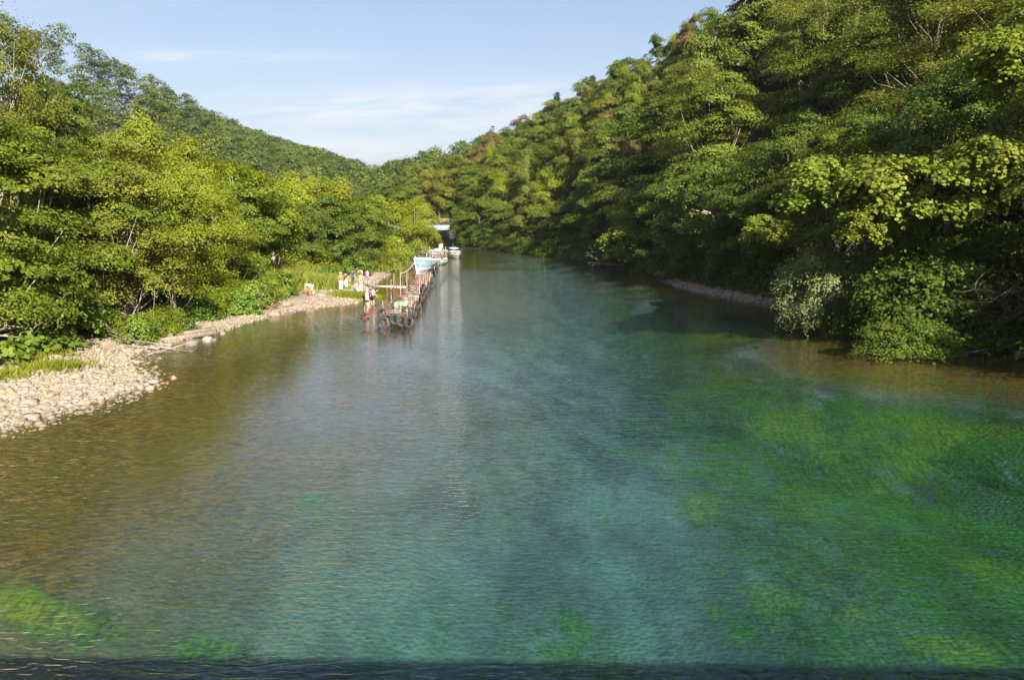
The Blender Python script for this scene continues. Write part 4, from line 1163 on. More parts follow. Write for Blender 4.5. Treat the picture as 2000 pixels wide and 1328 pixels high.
mb.tube([J(7, -0.72, DZ + 1.1), J(14.5, -0.72, DZ + 1.1)], 0.026, 6); mb.tube([J(18, -0.72, DZ + 1.05), J(28, -0.72, DZ + 0.85)], 0.026, 6)
mb.tube([J(18, -0.72, DZ + 0.55), J(28, -0.72, DZ + 0.45)], 0.022, 6); mb.tube([J(21, 0.72, DZ + 0.95), J(28, 0.72, DZ + 0.8)], 0.026, 6)
mb.tube([J(7, -0.72, DZ + 0.1), J(9.5, -0.72, DZ + 1.1)], 0.022, 6); mb.tube([J(3.5, -1.3, DZ), J(7, -0.72, DZ + 1.15)], 0.022, 6); mb.tube([J(7, -1.5, DZ - .5), J(12, -1.4, DZ + 0.5)], 0.022, 6)
jbuild(mb, 'railing', M['rust'], True)
for (s_, w, h, mt) in [(3.0, 0.1, 0.0, 'rust'), (6.2, -1.15, 1.5, 'rust'), (7.6, -1.0, 1.6, 'steel'), (9.2, -0.95, 1.9, 'steel'), (10.8, -0.6, 1.9, 'steel'), (13.4, -0.3, 1.8, 'steel'), (12.2, 0.55, 1.7, 'rust'), (15, 0.6, 1.9, 'steel'), (17, 0.66, 1.5, 'rust'), (20, 0.6, 1.4, 'rust'), (26, 0.6, 1.2, 'steel')]:
    if h <= 0: continue
    mb = MB(); mb.tube([J(s_, w, -2.0), J(s_ + 0.05, w + 0.02 * h, DZ + h)], 0.032, 6); jbuild(mb, 'mooring_post', M[mt], True)
mb = MB(); mb.tube([J(0.9, 0.9, -0.2 - 0.6), J(0.7, 0.86, DZ + 0.1)], 0.025, 6); jbuild(mb, 'mooring_post', M['cream_paint'])
# loose pipes, boards and crates lying about on the jetty
rgc = np.random.default_rng(77)
for i in range(34):
    s0 = rgc.uniform(1.5, 24); w0 = rgc.uniform(-1.3, 0.6); z0 = DZ + rgc.uniform(0.03, 0.5)
    mb = MB(); mb.tube([J(s0, w0, z0), J(s0 + rgc.uniform(-0.6, 1.8), w0 + rgc.normal() * 0.6, z0 + rgc.uniform(-0.3, 0.7))], 0.02, 5)
    jbuild(mb, 'loose_pipe', M['rust'], True)
for i, (s0, w0, lb) in enumerate([(6.0, 0.2, 'grey crate on the jetty deck behind the netting'), (8.4, 0.35, 'second crate along the jetty deck'), (16.0, -0.1, 'crate on the middle of the jetty deck by the gangway')]):
    cr = empty('crate', J(s0, w0, DZ + 0.025), jrz + 0.2 * i); mb = MB()
    for zz_ in (0.06, 0.2, 0.34):
        for sg in (-1, 1): mb.box((0.25 * sg, 0, zz_), (0.025, 0.42, 0.09)); mb.box((0, 0.2 * sg, zz_), (0.475, 0.025, 0.088))
    mb.build('slats', M['plank'], cr); mb = MB(); mb.box((0, 0, 0.012), (0.47, 0.37, 0.02)); mb.build('bottom', M['plank'], cr)
    tag(cr, lb, 'crate', 'crates on the jetty')
# net heap
rgn = np.random.default_rng(9); mb = MB()
for i in range(26):
    p = rgn.normal(size=2) * (0.45, 0.2)
    mb.ball((p[0], p[1], 0.10 + 0.12 * rgn.random()), (0.25 * rgn.uniform(.5, 1.1), 0.2, 0.10 + 0.1 * rgn.random()), 8, 5)
o = mb.build('net_heap', M['net']); x, y, z = J(3.6, 0.15, DZ + 0.02); o.location = (x, y, z); o.rotation_euler = (0, 0, jrz); tag(o, 'heap of green and white netting on the near end of the jetty', 'net')
TG = 'old tyres hanging along the jetty'
tl = [(0.05, -0.75, 0.30, 0, 1.35, 'largest tyre at the waterline on the left of the jetty end'),
      (0.15, -0.80, 0.92, 0, 1.1, 'grey tyre hanging above the largest tyre on the jetty end'),
      (0.5, -2.0, 0.62, 0.1, 0.95, 'leftmost tyre hanging alone from the rusty side rack'),
      (-0.05, 0.0, 0.55, 0.1, 1.2, 'tyre hanging at the middle of the jetty end'),
      (-0.02, 0.42, 0.42, 0.5, 1.25, 'tyre partly behind the middle one on the jetty end'),
      (0.1, 0.85, 0.3, 0.9, 1.3, 'tyre touching the water at the right corner of the jetty end'),
      (0.35, 0.72, 0.98, 0.15, 1.15, 'tyre hanging high at the right corner of the jetty end')]
for (s_, w, z, rr, sc_, lb) in tl:
    x, y, _ = J(s_, w, 0); tyre(x, y, z, rr, R(-6), sc_, lb, TG)
ss = 1.6; k = 0
while ss < JL - 1:
    x, y, _ = J(ss, 0.88, 0)
    tyre(x, y, 0.42 + 0.2 * math.sin(k * 2.3), jrz + rgj.normal() * 0.25, R(rgj.uniform(-8, 8)), rgj.uniform(0.95, 1.2), 'tyre on the river side of the jetty, %s counting away from the near end' % ordw(k), TG)
    ss += 1.5 + rgj.random() * 0.8 + (0.7 if ss > 20 else 0); k += 1
for (s_, w, z, lb) in [(14, 0.9, 1.05, 'tyre tied high against the red railing nearest the camera'), (16.5, 0.9, 1.1, 'tyre tied high against the red railing, next one along'), (JL + 1.0, 1.0, 0.9, 'large dark tyre at the far end of the jetty by the blue boat')]:
    x, y, _ = J(s_, w, 0); tyre(x, y, z, jrz + 0.3, 0, 1.15, lb, TG)
# gangway plank from the spit
a = np.array(gp(716, 566, 0.35)); b = np.array(J(20, -0.5, 0)[:2]); ga = math.atan2(*(b - a)[::-1]); gl_ = np.hypot(*(b - a))
mb = MB(); mb.box((gl_ / 2, 0, 0), (gl_, 0.42, 0.07)); mb.box((gl_ / 2, 0.19, -0.07), (gl_ * 0.98, 0.05, 0.09)); mb.box((gl_ / 2, -0.19, -0.07), (gl_ * 0.98, 0.05, 0.09))
o = mb.build('gangway', M['white_plank']); o.location = (a[0], a[1], 0.75); o.rotation_euler = (0, R(-1.5), ga); tag(o, 'pale narrow gangway plank from the sandy spit to the jetty', 'gangway')

# ---------------------------------------------------------------- boats
def hull(L, B, D_, name_root, mats, sheer=0.55, rake=0.7, stern=0.82, nst=16, draft=0.25):
    """bow at +X; returns dict of MBs: lower hull, upper hull, inner deck"""
    def sec(t):                    # t 0 stern .. 1 bow
        bw = B / 2 * (stern + (1 - stern) * math.sin(min(t / 0.45, 1) * math.pi / 2)) * (1 - max(0, (t - 0.45) / 0.55) ** 2.3)
        top = D_ * (1 + sheer * t ** 2.2)
        xt = -L / 2 + L * t + rake * t ** 4
        xb = -L / 2 + L * t * 0.97 - 0.1 * t
        return bw, top, xt, xb
    prof = [(0.0, -draft, 0.0), (0.62, -draft * 0.4, 0.1), (0.86, 0.12, 0.25), (0.93, 0.40, 0.5), (1.0, 1.0, 1.0)]   # width frac, height frac, blend to top x
    rows_ = []
    for i in range(nst + 1):
        t = i / nst; bw, top, xt, xb = sec(t)
        rowp = []
        for (wf, hf, bl) in prof:
            z = hf if hf <= 0 else hf * top
            rowp.append((xb + (xt - xb) * bl, bw * wf * (1 - (1 - bl) * 0.25 * t), z))
        rows_.append(rowp)
    return rows_, sec
def make_boat(name, L, B, D_, m_low, m_up, m_in, **kw):
    rows_, sec = hull(L, B, D_, name, None, **kw)
    r = empty(name, (0, 0, 0))
    n = len(rows_)
    for (lo, hi, nm, mt) in ((0, 3, 'lower_hull', m_low), (3, 4, 'upper_hull', m_up)):
        mb = MB(); 
        for sgn in (1, -1):
            V = [(p[0], p[1] * sgn, p[2]) for rr in rows_ for p in rr[lo:hi + 1]]; k = hi - lo + 1
            Fs = [[i * k + j, (i + 1) * k + j, (i + 1) * k + j + 1, i * k + j + 1][::sgn] for i in range(n - 1) for j in range(k - 1)]
            mb.add(V, Fs)
        rr = rows_[0][lo:hi + 1]
        V = [(p[0], p[1], p[2]) for p in rr] + [(p[0], -p[1], p[2]) for p in rr]; k = len(rr)
        mb.add(V, [[j, j + 1, k + j + 1, k + j] for j in range(k - 1)])
        mb.build(nm, mt, r, True)
    # rub strake and gunwale
    for (j, rad_, nm, mt) in ((3, 0.03, 'rub_strake', M['dark_trim']), (4, 0.045, 'gunwale', m_in)):
        mb = MB()
        for sgn in (1, -1): mb.tube([(rr[j][0], rr[j][1] * sgn * 1.005, rr[j][2]) for rr in rows_], rad_, 6)
        rr = rows_[0]; mb.tube([(rr[j][0], rr[j][1], rr[j][2]), (rr[j][0], -rr[j][1], rr[j][2])], rad_, 6)
        mb.build(nm, mt, r, True)
    # deck a little below the gunwale
    V, Fs = [], []
    for i, rr in enumerate(rows_):
        p = rr[4]; V += [(p[0] * 0.985, p[1] * 0.96, p[2] - 0.22), (p[0] * 0.985, -p[1] * 0.96, p[2] - 0.22)]
        if i: Fs.append([2 * i - 2, 2 * i, 2 * i + 1, 2 * i - 1])
    mb = MB(); mb.add(V, Fs); mb.build('deck', m_in, r)
    return r, rows_, sec

# blue fishing boat, bow towards the camera
bt, rows_, sec = make_boat('fishing_boat', 8.5, 2.9, 1.12, M['pale_blue'], M['blue_paint'], M['white_paint'], sheer=0.55)
bx, by = gp(812, 531)
bh = R(-90 - 9)
bt.rotation_euler = (0, 0, bh); bt.location = (bx - math.cos(bh) * 4.3, by - math.sin(bh) * 4.3, 0)
tag(bt, 'old pale blue and white wooden fishing boat moored bow first behind the jetty', 'boat')
mb = MB(); mb.box((-1.2, 0, 1.3), (1.5, 1.2, 0.55)); mb.build('engine_box', M['white_paint'], bt)
mb = MB(); mb.box((3.1, 0, 1.60), (0.9, 0.9, 0.18)); mb.box((2.6, 0, 1.58), (0.25, 0.6, 0.24)); mb.build('fore_hatch', M['white_paint'], bt)
mb = MB(); mb.tube([(4.5, 0, 1.45), (4.5, 0, 1.98)], 0.05, 6); mb.tube([(4.35, -0.16, 1.85), (4.35, 0.16, 1.85)], 0.035, 6); mb.build('bow_post', M['white_paint'], bt)
mb = MB(); mb.tube([(rows_[-1][j][0] + 0.015, 0, rows_[-1][j][2]) for j in range(5)], 0.045, 6); mb.build('stem', M['white_paint'], bt)
# mooring rope to the bank
mb = MB(); e = np.array(gp(782, 535, 0.1)); bw_ = np.array([bx + 0.1, by - 0.4, 1.6]); P_ = []
for i in range(9):
    t = i / 8; p = np.array([e[0], e[1], 0.15]) * (1 - t) + bw_ * t; p[2] -= 0.45 * math.sin(t * math.pi); P_.append(p - [e[0], e[1], 0])
mb.tube(P_, 0.045, 6); o = mb.build('mooring_rope', M['rope'], None, True); o.location = (e[0], e[1], 0); tag(o, 'thick pale rope from the blue boat bow down to the left bank', 'rope')

b2, rows2, _ = make_boat('open_boat', 6.5, 2.0, 0.75, M['cream_paint'], M['white_paint'], M['cream_paint'], sheer=0.35)
x, y = gp(853, 519); b2.rotation_euler = (0, 0, R(-90 - 6)); b2.location = (x, y + 2.5, 0)
tag(b2, 'white open boat moored just behind the blue fishing boat', 'boat')
mb = MB(); mb.box((0.8, 0, 0.72), (0.3, 1.7, 0.06)); mb.box((-1.2, 0, 0.70), (0.3, 1.8, 0.06)); mb.build('bench', M['plank'], b2)
mb = MB(); mb.box((-3.25, 0, 0.85), (0.3, 0.35, 0.5)); mb.tube([(-3.4, 0, 0.8), (-3.45, 0, -0.3)], 0.06, 6); mb.build('outboard_motor', M['dark_trim'], b2)
for (px, py, z, s_, lb) in [(846, 526, 0.5, 1.3, 'nearest of three tyres fending the white open boat'), (852, 524, 0.55, 1.3, 'middle of three tyres fending the white open boat'), (857, 521, 0.6, 1.2, 'farthest of three tyres fending the white open boat')]:
    x, y = gp(px, py, 0.2); tyre(x, y, z, R(75), 0, s_, lb, 'tyres beside the white open boat')

# cabin cruiser seen from its stern quarter
b3, rows3, _ = make_boat('cabin_cruiser', 5.6, 2.1, 0.95, M['cream_paint'], M['white_paint'], M['white_paint'], sheer=0.3)
x, y = gp(887, 505); b3.rotation_euler = (0, 0, R(-90 + 22)); b3.location = (x - 0.3, y + 2.6, 0)
tag(b3, 'small white cabin cruiser with raised wheelhouse moored farthest from the camera', 'boat')
def cab(x0, x1, w0, w1, z0, z1, mb, rk=0.25):
    V = [(x0, -w0, z0), (x1, -w0 * 0.9, z0), (x1, w0 * 0.9, z0), (x0, w0, z0), (x0 + 0.05, -w1, z1), (x1 - rk, -w1 * 0.88, z1), (x1 - rk, w1 * 0.88, z1), (x0 + 0.05, w1, z1)]
    mb.add(V, [[3, 2, 1, 0], [4, 5, 6, 7], [0, 1, 5, 4], [1, 2, 6, 5], [2, 3, 7, 6], [3, 0, 4, 7]])
mb = MB(); cab(-1.0, 1.9, 0.85, 0.72, 0.75, 1.25, mb, 0.5); mb.build('cabin', M['white_paint'], b3)
mb = MB(); cab(-0.9, 0.9, 0.68, 0.60, 1.253, 1.62, mb, 0.3); mb.build('windscreen', M['glass'], b3)
mb = MB(); mb.box((-0.1, 0, 1.66), (1.9, 1.42, 0.08)); mb.box((-0.2, 0, 1.75), (1.3, 1.1, 0.10)); mb.build('wheelhouse_roof', M['white_paint'], b3)
mb = MB(); mb.tube([(-0.3, 0, 1.8), (-0.3, 0, 2.5)], 0.025, 5); mb.build('mast', M['steel'], b3)
mb = MB(); mb.tube([(2.9, -0.5, 1.15), (2.2, -0.8, 1.55), (0.9, -0.9, 1.5)], 0.02, 5); mb.tube([(2.9, 0.5, 1.15), (2.2, 0.8, 1.55), (0.9, 0.9, 1.5)], 0.02, 5); mb.build('bow_rail', M['steel'], b3)

b4, rows4, _ = make_boat('motor_boat', 5.0, 1.9, 0.8, M['cream_paint'], M['blue_paint'], M['pale_blue'], sheer=0.3)
x, y = gp(853, 500); b4.rotation_euler = (0, 0, R(-90 - 25)); b4.location = (x, y + 3.2, 0)
tag(b4, 'small boat with pale blue cover and white cabin behind the far landing stage', 'boat')
mb = MB(); cab(-1.0, 1.4, 0.75, 0.65, 0.6, 1.25, mb, 0.3); mb.build('cover', M['pale_blue'], b4)
mb = MB(); mb.box((0.0, 0.55, 1.55), (0.8, 0.55, 1.1)); mb.build('cabin', M['white_paint'], b4)
mb = MB(); mb.tube([(0.0, 0.55, 2.1), (0, 0.55, 2.9)], 0.03, 5); mb.build('mast', M['steel'], b4)

# far landing stage
x0, y0 = gp(840, 507); st_ = empty('landing_stage', (x0, y0, 0)); tag(st_, 'small far landing stage of rusty pipes with two tall pale posts', 'jetty')
W = (871 - 840) / F * 133
mb = MB(); 
for i in range(8): mb.box((0.3 + i * W / 8, 0.9, 0.78), (W / 8 - 0.04, 1.8, 0.05))
mb.build('deck', M['plank'], st_)
mb = MB()
for i in range(6):
    for yy in (0, 1.7): mb.tube([(0.1 + i * W / 5, yy, -1.8), (0.1 + i * W / 5, yy, 1.35)], 0.04, 6)
for z in (0.3, 0.72, 1.3): 
    for yy in (0, 1.7): mb.tube([(0.1, yy, z), (W + 0.1, yy, z)], 0.035, 6)
mb.tube([(0.1, 0, 0.3), (W, 0, 1.3)], 0.03, 6)
mb.build('pipe_frame', M['rust'], st_, True)
for xx in (0, W):
    mb = MB(); mb.tube([(xx, -0.1, -1.8), (xx, -0.1, 2.2)], 0.055, 6); mb.build('tall_post', M['steel'], st_, True)

# ---------------------------------------------------------------- distant road bridge
D_b = 205.0
xr, _, ztop = far(882, 429, D_b); xl = far(690, 429, D_b)[0]
xl = far(800, 429, D_b)[0]; br = empty('road_bridge', ((xl + xr) / 2 - 8.5, D_b, 0)); tag(br, 'distant pale blue girder bridge with rusty brown railing half hidden by trees', 'bridge')
Wb = xr - xl + 8
_, _, z1 = far(860, 438, D_b); _, _, z2 = far(860, 449.5, D_b)
mb = MB(); mb.box((4, 0, (z1 + z2) / 2 - 0.1), (Wb, 0.25, z1 - z2 - 0.25)); mb.box((4, 4.6, (z1 + z2) / 2 - 0.1), (Wb, 0.25, z1 - z2 - 0.25))
for i in range(14): mb.box((4 - Wb / 2 + (i + .5) * Wb / 14, -0.17, (z1 + z2) / 2 - 0.1), (0.10, 0.09, z1 - z2 - 0.3))
mb.box((4, -0.1, z2 + 0.05), (Wb, 0.5, 0.08)); mb.build('girder', M['bridge_blue'], br)
mb = MB(); mb.box((4, 2.3, z1 + 0.12), (Wb + 1, 5.6, 0.28)); mb.build('deck', M['dark_trim'], br)
mb = MB()
for yy in (-0.4, 5.0):
    for zz in (0.45, 0.75, 1.05): mb.box((4, yy, z1 + 0.26 + zz), (Wb, 0.06, 0.16))
    for i in range(22): mb.box((4 - Wb / 2 + (i + .5) * Wb / 22, yy + 0.06, z1 + 0.8), (0.12, 0.05, 1.1))
mb.build('railing', M['bridge_rust'], br)
for xx in (-Wb / 2 + 5, Wb / 2 + 4.6):
    mb = MB(); mb.box((xx, 2.3, z2 / 2 - 1.0), (1.6, 5.2, z2 + 2.0)); mb.build('abutment', M['dark_trim'], br)

# the bridge the photograph is taken from (casts the shadow at the bottom)
fb = empty('footbridge', (0, -2, 0), R(-1.4)); tag(fb, 'bridge under the camera whose parapet shades the nearest water', 'bridge')
mb = MB(); mb.box((0, 0, 5.30), (90, 4.4, 0.35)); mb.build('deck', M['cream_paint'], fb)
mb = MB(); mb.box((0, 2.32, 5.80), (90, 0.12, 1.56)); mb.build('parapet', M['bridge_red'], fb)
mb = MB(); mb.box((0, -2.32, 5.80), (90, 0.12, 1.5)); mb.build('parapet', M['bridge_red'], fb)
mb = MB(); mb.box((0, 1.6, 4.7), (88, 0.3, 0.84)); mb.box((0, -1.6, 4.7), (88, 0.3, 0.84)); mb.build('girder', M['bridge_red'], fb)

# ---------------------------------------------------------------- people
def skin(name, joints, edges, mat, parent, sub=2, root=0):
    me = bpy.data.meshes.new(name)
    me.from_pydata([j[:3] for j in joints], edges, [])
    o = link(name, me, parent, mat)
    m = o.modifiers.new('skin', 'SKIN'); m.use_smooth_shade = True
    for i, j in enumerate(joints):
        v = me.skin_vertices[0].data[i]
        r = j[3]; v.radius = r if isinstance(r, tuple) else (r, r); v.use_root = (i == root)
    s = o.modifiers.new('sub', 'SUBSURF'); s.levels = sub; s.render_levels = sub
    return o

def person(px, py, label, h=1.62, top='white', bottom='white', face=0.0, pose='stand', hat=None, pack=None, skirt=False, z=None, shorts=False, long_hair=False, arms=(0.1, 0.1), bend=0.0, z_guess=0.3):
    """facing +X before turning by face"""
    x, y = gp(px, py, z_guess)
    gzv = gz(x, y) if z is None else z
    r = empty('person', (x, y, gzv), face)
    k = h / 1.7
    hipz, shz = 0.90 * k, 1.40 * k
    lean = bend
    if pose == 'crouch': hipz, lean = 0.34 * k, 0.45
    hip = np.array([0, 0, hipz])
    sp = np.array([math.sin(lean), 0, math.cos(lean)])         # spine direction
    fw = np.array([math.cos(lean), 0, -math.sin(lean)])
    chest = hip + sp * 0.36 * k; neck = hip + sp * 0.53 * k; 
    hd = sp * 0.6 + np.array([0, 0, 1.0]) * 0.4 if lean > 0.2 else sp
    hd = hd / np.linalg.norm(hd)
    head = neck + hd * 0.17 * k; crown_ = neck + hd * 0.26 * k
    Jn = [(*hip, 0.115 * k), (*(hip + sp * 0.17 * k), (0.12 * k, 0.095 * k)), (*chest, (0.145 * k, 0.10 * k)), (*(neck - sp * 0.03 * k), 0.07 * k), (*(neck + hd * 0.05 * k), 0.052 * k), (*head, 0.088 * k), (*crown_, 0.062 * k), (*(head + fw * 0.095 * k), 0.014 * k)]
    E = [(0, 1), (1, 2), (2, 3), (3, 4), (4, 5), (5, 6), (5, 7)]
    legs, armsj = [], []
    for sgn in (1, -1):
        hp = hip + np.array([0, 0.085 * k * sgn, -0.04 * k])
        if pose == 'crouch':
            kn = hp + np.array([0.36 * k, 0.06 * sgn, 0.08 * k]); an = np.array([0.10 * k, 0.11 * sgn * k, 0.07 * k])
        elif pose == 'walk':
            kn = hp + np.array([0.14 * sgn * k, 0, -0.40 * k]); an = np.array([0.20 * sgn * k - 0.03, 0.09 * sgn * k, 0.07 * k])
        else:
            off = -0.12 * lean
            kn = hp + np.array([0.02 + off * 0.3, 0.015 * sgn, -0.41 * k]); an = np.array([off, 0.11 * sgn * k, 0.07 * k])
        toe = an + np.array([0.17 * k, 0.02 * sgn, -0.045 * k])
        b = len(Jn)
        Jn += [(*hp, 0.085 * k), (*kn, 0.055 * k), (*an, 0.038 * k), (*toe, 0.030 * k)]
        E += [(0, b), (b, b + 1), (b + 1, b + 2), (b + 2, b + 3)]
        legs.append((hp, kn, an))
    for q, sgn in enumerate((1, -1)):
        shd = neck - sp * 0.05 * k + np.array([0, 0.19 * k * sgn, 0])
        aa = arms[q]
        if lean > 0.8 or pose == 'crouch': d1 = np.array([0.25, 0.05 * sgn, -1.0]); d2 = np.array([0.45, -0.05 * sgn, -1.0])
        else: d1 = np.array([math.sin(aa), 0.12 * sgn, -math.cos(aa)]); a2 = aa * 2.2; d2 = np.array([math.sin(a2), 0.02 * sgn, -math.cos(a2)])
        d1 /= np.linalg.norm(d1); d2 /= np.linalg.norm(d2)
        el = shd + d1 * 0.28 * k; wr = el + d2 * 0.25 * k; pm = wr + d2 * 0.07 * k
        b = len(Jn)
        Jn += [(*shd, 0.055 * k), (*el, 0.038 * k), (*wr, 0.026 * k), (*pm, (0.034 * k, 0.018 * k))]
        E += [(3, b), (b, b + 1), (b + 1, b + 2), (b + 2, b + 3)]
        side = np.cross(d2, [0, 1, 0]); side /= np.linalg.norm(side) + 1e-9
        for fi in range(4):
            p1 = pm + d2 * 0.045 * k + side * (fi - 1.5) * 0.020 * k; p2 = p1 + (d2 * (0.050 + 0.010 * (1.5 - abs(fi - 1.6))) + np.array([0, -0.018 * sgn, 0])) * k
            b2_ = len(Jn); Jn += [(*p1, 0.0085 * k), (*p2, 0.007 * k)]; E += [(b + 3, b2_), (b2_, b2_ + 1)]
        th = wr + d2 * 0.05 * k + side * 0.045 * k; b2_ = len(Jn); Jn += [(*th, 0.009 * k), (*(th + d2 * 0.035 * k + side * 0.01), 0.008 * k)]; E += [(b + 2, b2_), (b2_, b2_ + 1)]
        armsj.append((shd, el, wr))
    skin('body', Jn, E, M['skin'], r)
    # shirt
    S = [(*(hip + sp * 0.02 * k), (0.145 * k, 0.12 * k)), (*(hip + sp * 0.18 * k), (0.145 * k, 0.118 * k)), (*chest, (0.165 * k, 0.122 * k)), (*(neck - sp * 0.02 * k), 0.082 * k)]
    E2 = [(0, 1), (1, 2), (2, 3)]
    for (shd, el, wr) in armsj:
        b = len(S); S += [(*shd, 0.072 * k), (*(shd * 0.3 + el * 0.7), 0.060 * k)]; E2 += [(3, b), (b, b + 1)]
    skin('shirt', S, E2, M['c_' + top], r)
    if skirt:
        mb = MB(); n = 14; V = []
        for zf, rr in ((1.0, 0.15), (0.7, 0.20), (0.12, 0.25)):
            for i in range(n):
                a = 6.283 * i / n; V.append((math.cos(a) * rr * k * (1 + 0.05 * math.sin(5 * a)), math.sin(a) * rr * k * 1.1, hipz * zf + 0.03))
        mb.add(V, [[j * n + i, j * n + (i + 1) % n, (j + 1) * n + (i + 1) % n, (j + 1) * n + i] for j in range(2) for i in range(n)]); mb.build('skirt', M['c_' + bottom], r, True)
    else:
        S = [(*hip, (0.15 * k, 0.125 * k))]; E2 = []
        for (hp, kn, an) in legs:
            end = kn * 0.9 + hp * 0.1 if shorts else an * 0.9 + kn * 0.1
            b = len(S); S += [(*hp, 0.102 * k), (*(kn if not shorts else (hp + kn) / 2), 0.088 * k), (*end, 0.08 * k)]; E2 += [(0, b), (b, b + 1), (b + 1, b + 2)]
        skin('trousers' if not shorts else 'shorts', S, E2, M['c_' + bottom], r)
    mb = MB(); c = head + hd * 0.03 * k - fw * 0.02 * k; mb.ball(c, (0.10 * k, 0.098 * k, 0.105 * k), 12, 8)
    if long_hair: mb.ball(c - fw * 0.05 * k - hd * 0.12 * k, (0.06 * k, 0.09 * k, 0.16 * k), 10, 7)
    mb.build('hair', M['hair'], r, True)
    if hat:
        mb = MB(); hc = head + hd * 0.075 * k; mb.ball(hc, (0.112 * k, 0.11 * k, 0.085 * k), 14, 7)
        V = [(hc[0] + math.cos(6.283 * i / 16) * 0.19 * k, hc[1] + math.sin(6.283 * i / 16) * 0.18 * k, hc[2] - 0.025) for i in range(16)] + [(hc[0] + math.cos(6.283 * i / 16) * 0.1 * k, hc[1] + math.sin(6.283 * i / 16) * 0.1 * k, hc[2]) for i in range(16)]
        mb.add(V, [[i, (i + 1) % 16, 16 + (i + 1) % 16, 16 + i] for i in range(16)]); mb.build('hat', M['c_' + hat], r, True)
    # shoes
    for (hp, kn, an) in legs:
        mb = MB(); mb.ball((an[0] + 0.06 * k, an[1], max(an[2] - 0.02 * k, 0.035)), (0.13 * k, 0.05 * k, 0.04 * k), 10, 6); mb.build('shoe', M['c_black' if bottom != 'khaki' else 'c_brown'], r, True)
    tag(r, label, 'person')
    if pack:
        pc = chest - fw * 0.21 * k
        mb = MB(); mb.ball((0, 0, 0), (0.10 * k, 0.16 * k, 0.23 * k), 12, 8)
        for sgn in (1, -1): mb.tube([(0.05, 0.09 * sgn, 0.16 * k), (0.16 * k, 0.10 * sgn, 0.20 * k), (0.30 * k, 0.10 * sgn, 0.02), (0.12 * k, 0.12 * sgn, -0.14 * k)], 0.018, 5)
        o = mb.build('backpack', M['c_' + pack], None, True); o.rotation_euler = (0, lean, face)
        o.location = Vector((x, y, gzv)) + Matrix.Rotation(face, 3, 'Z') @ Vector(pc)
        tag(o, '%s backpack worn by the %s' % (pack, label.split(' ', 0)[0] if False else label.replace('person', 'figure', 1)[:60].rsplit(' ', 1)[0]), 'backpack')
        o['label'] = PACKL.pop(0)
    return r
PACKL = ['navy backpack on the back of the dark clothed person', 'dark brown backpack on the person in the white shirt', 'maroon backpack on the person in the lilac shirt']
away = R(90)
person(609, 576, 'person in white bending down over the sand left of the group', 1.6, 'white', 'white', R(180), 'stand', None, None, bend=1.35)
person(666, 564, 'person in orange top, white trousers and white hat, back to the camera', 1.68, 'orange', 'white', away + 0.3, 'stand', 'cream')
person(675, 559, 'person in dark grey top and white skirt right of the one in orange', 1.55, 'grey', 'white', away - 0.4, 'stand', None, skirt=True, arms=(1.0, 0.2))
person(689, 553, 'person in dark clothes carrying the navy backpack', 1.6, 'navy', 'black', R(-80) + math.pi, 'stand', None, 'navy')
person(704, 551, 'person in pale shirt standing at the middle of the group', 1.68, 'cream', 'khaki', away, 'stand', None, 'brown')
person(718, 552, 'person in lilac shirt and shorts standing at the right of the group', 1.65, 'lilac', 'grey', R(20), 'walk', None, 'maroon', shorts=True)
person(694, 563, 'child in pink crouching beside the pale blue bucket', 1.25, 'pink', 'blue', R(-40), 'crouch', 'pink')
person(705, 564, 'small child in pinkish clothes standing in front of the pale shirted adult', 1.1, 'pink', 'cream', R(-70), 'stand', long_hair=True)
person(717, 581, 'girl in pink dress with dark hair at the tip of the spit', 1.4, 'pink', 'pink', R(-150), 'stand', None, skirt=True, long_hair=True, z=-0.05)
person(724, 586, 'wading child in maroon top with black hair just left of the white shirted one', 1.3, 'maroon', 'black', R(60), 'stand', z=-0.12, shorts=True)
person(729, 587, 'wading person in white shirt and dark shorts beside the gangway plank', 1.5, 'white', 'black', R(30), 'stand', z=-0.12, shorts=True, arms=(0.9, 0.3))
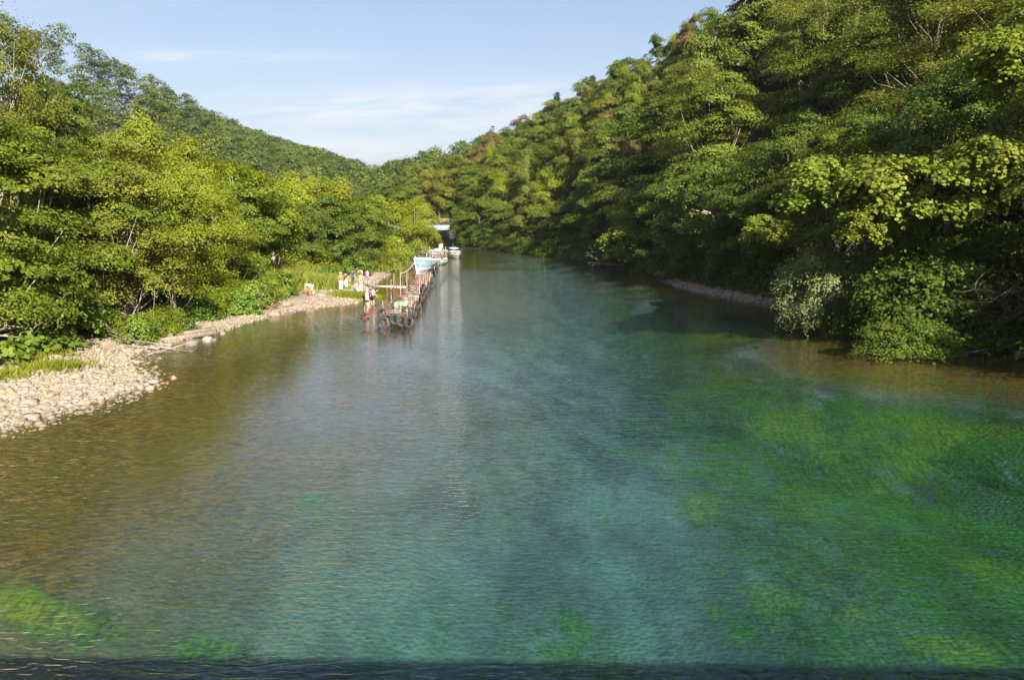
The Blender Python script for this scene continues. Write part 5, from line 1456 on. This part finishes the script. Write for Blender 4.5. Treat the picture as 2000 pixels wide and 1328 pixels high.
# bucket and bags
def lathe(prof, n=14):
    mb = MB(); V = [(r_ * math.cos(6.283 * i / n), r_ * math.sin(6.283 * i / n), z_) for (r_, z_) in prof for i in range(n)]
    mb.add(V, [[j * n + i, j * n + (i + 1) % n, (j + 1) * n + (i + 1) % n, (j + 1) * n + i] for j in range(len(prof) - 1) for i in range(n)]); return mb
def bucket(px, py, m_, lb, s_=1.0):
    x, y = gp(px, py, 0.3); r = empty('bucket', (x, y, gz(x, y))); r.scale = (s_, s_, s_)
    lathe([(0.001, 0.01), (0.13, 0.0), (0.17, 0.32), (0.18, 0.33), (0.16, 0.32), (0.125, 0.03), (0.001, 0.03)]).build('pail', m_, r, True)
    mb = MB(); mb.tube([(-0.17, 0, 0.31), (-0.14, 0.05, 0.42), (0, 0.08, 0.47), (0.14, 0.05, 0.42), (0.17, 0, 0.31)], 0.008, 5); mb.build('handle', M['steel'], r)
    tag(r, lb, 'bucket'); return r
bucket(699, 567, M['c_aqua'], 'pale blue bucket standing on the sand beside the crouching child', 1.3)
bucket(606, 577, M['c_orange'], 'orange bucket beside the person bending down', 1.5)
bucket(719, 590, M['c_cream'], 'yellowish bucket at the water edge by the wading children', 1.0)

# ---------------------------------------------------------------- signs of buildings behind the left trees
x, y, z = far(590, 484, 104)
hs = empty('hut', (x, y, gz(x, y))); hs.rotation_euler = (0, 0, 0.3); tag(hs, 'small hut with orange wall half hidden in the dark trees behind the beach', 'hut')
mb = MB(); mb.box((0, 0, 1.3), (4.0, 3.0, 2.6)); mb.build('wall', M['bridge_rust'], hs)
mb = MB(); cab(-2.3, 2.3, 1.8, 0.2, 2.603, 3.5, mb, 0.2); mb.build('roof', M['bridge_red'], hs)
mb = MB(); mb.box((0.8, -1.52, 1.4), (0.9, 0.06, 0.8)); mb.build('window', M['glass'], hs)
mb = MB(); mb.box((-0.8, -1.52, 1.0), (0.85, 0.06, 1.95)); mb.build('door', M['plank'], hs)

label_rows()

# ---------------------------------------------------------------- air
t = NT('haze'); pv = t.node('ShaderNodeVolumePrincipled')
HAZE = 0.00009
if HAZE > 0:
    pv.inputs['Color'].default_value = (0.85, 0.9, 1.0, 1); pv.inputs['Density'].default_value = HAZE; pv.inputs['Anisotropy'].default_value = 0.2
    t.l.new(pv.outputs[0], t.out.inputs['Volume'])
    mb = MB(); mb.box((0, 600, 90), (3000, 2000, 194)); hz_ = mb.build('haze', t.m); hz_['kind'] = 'stuff'
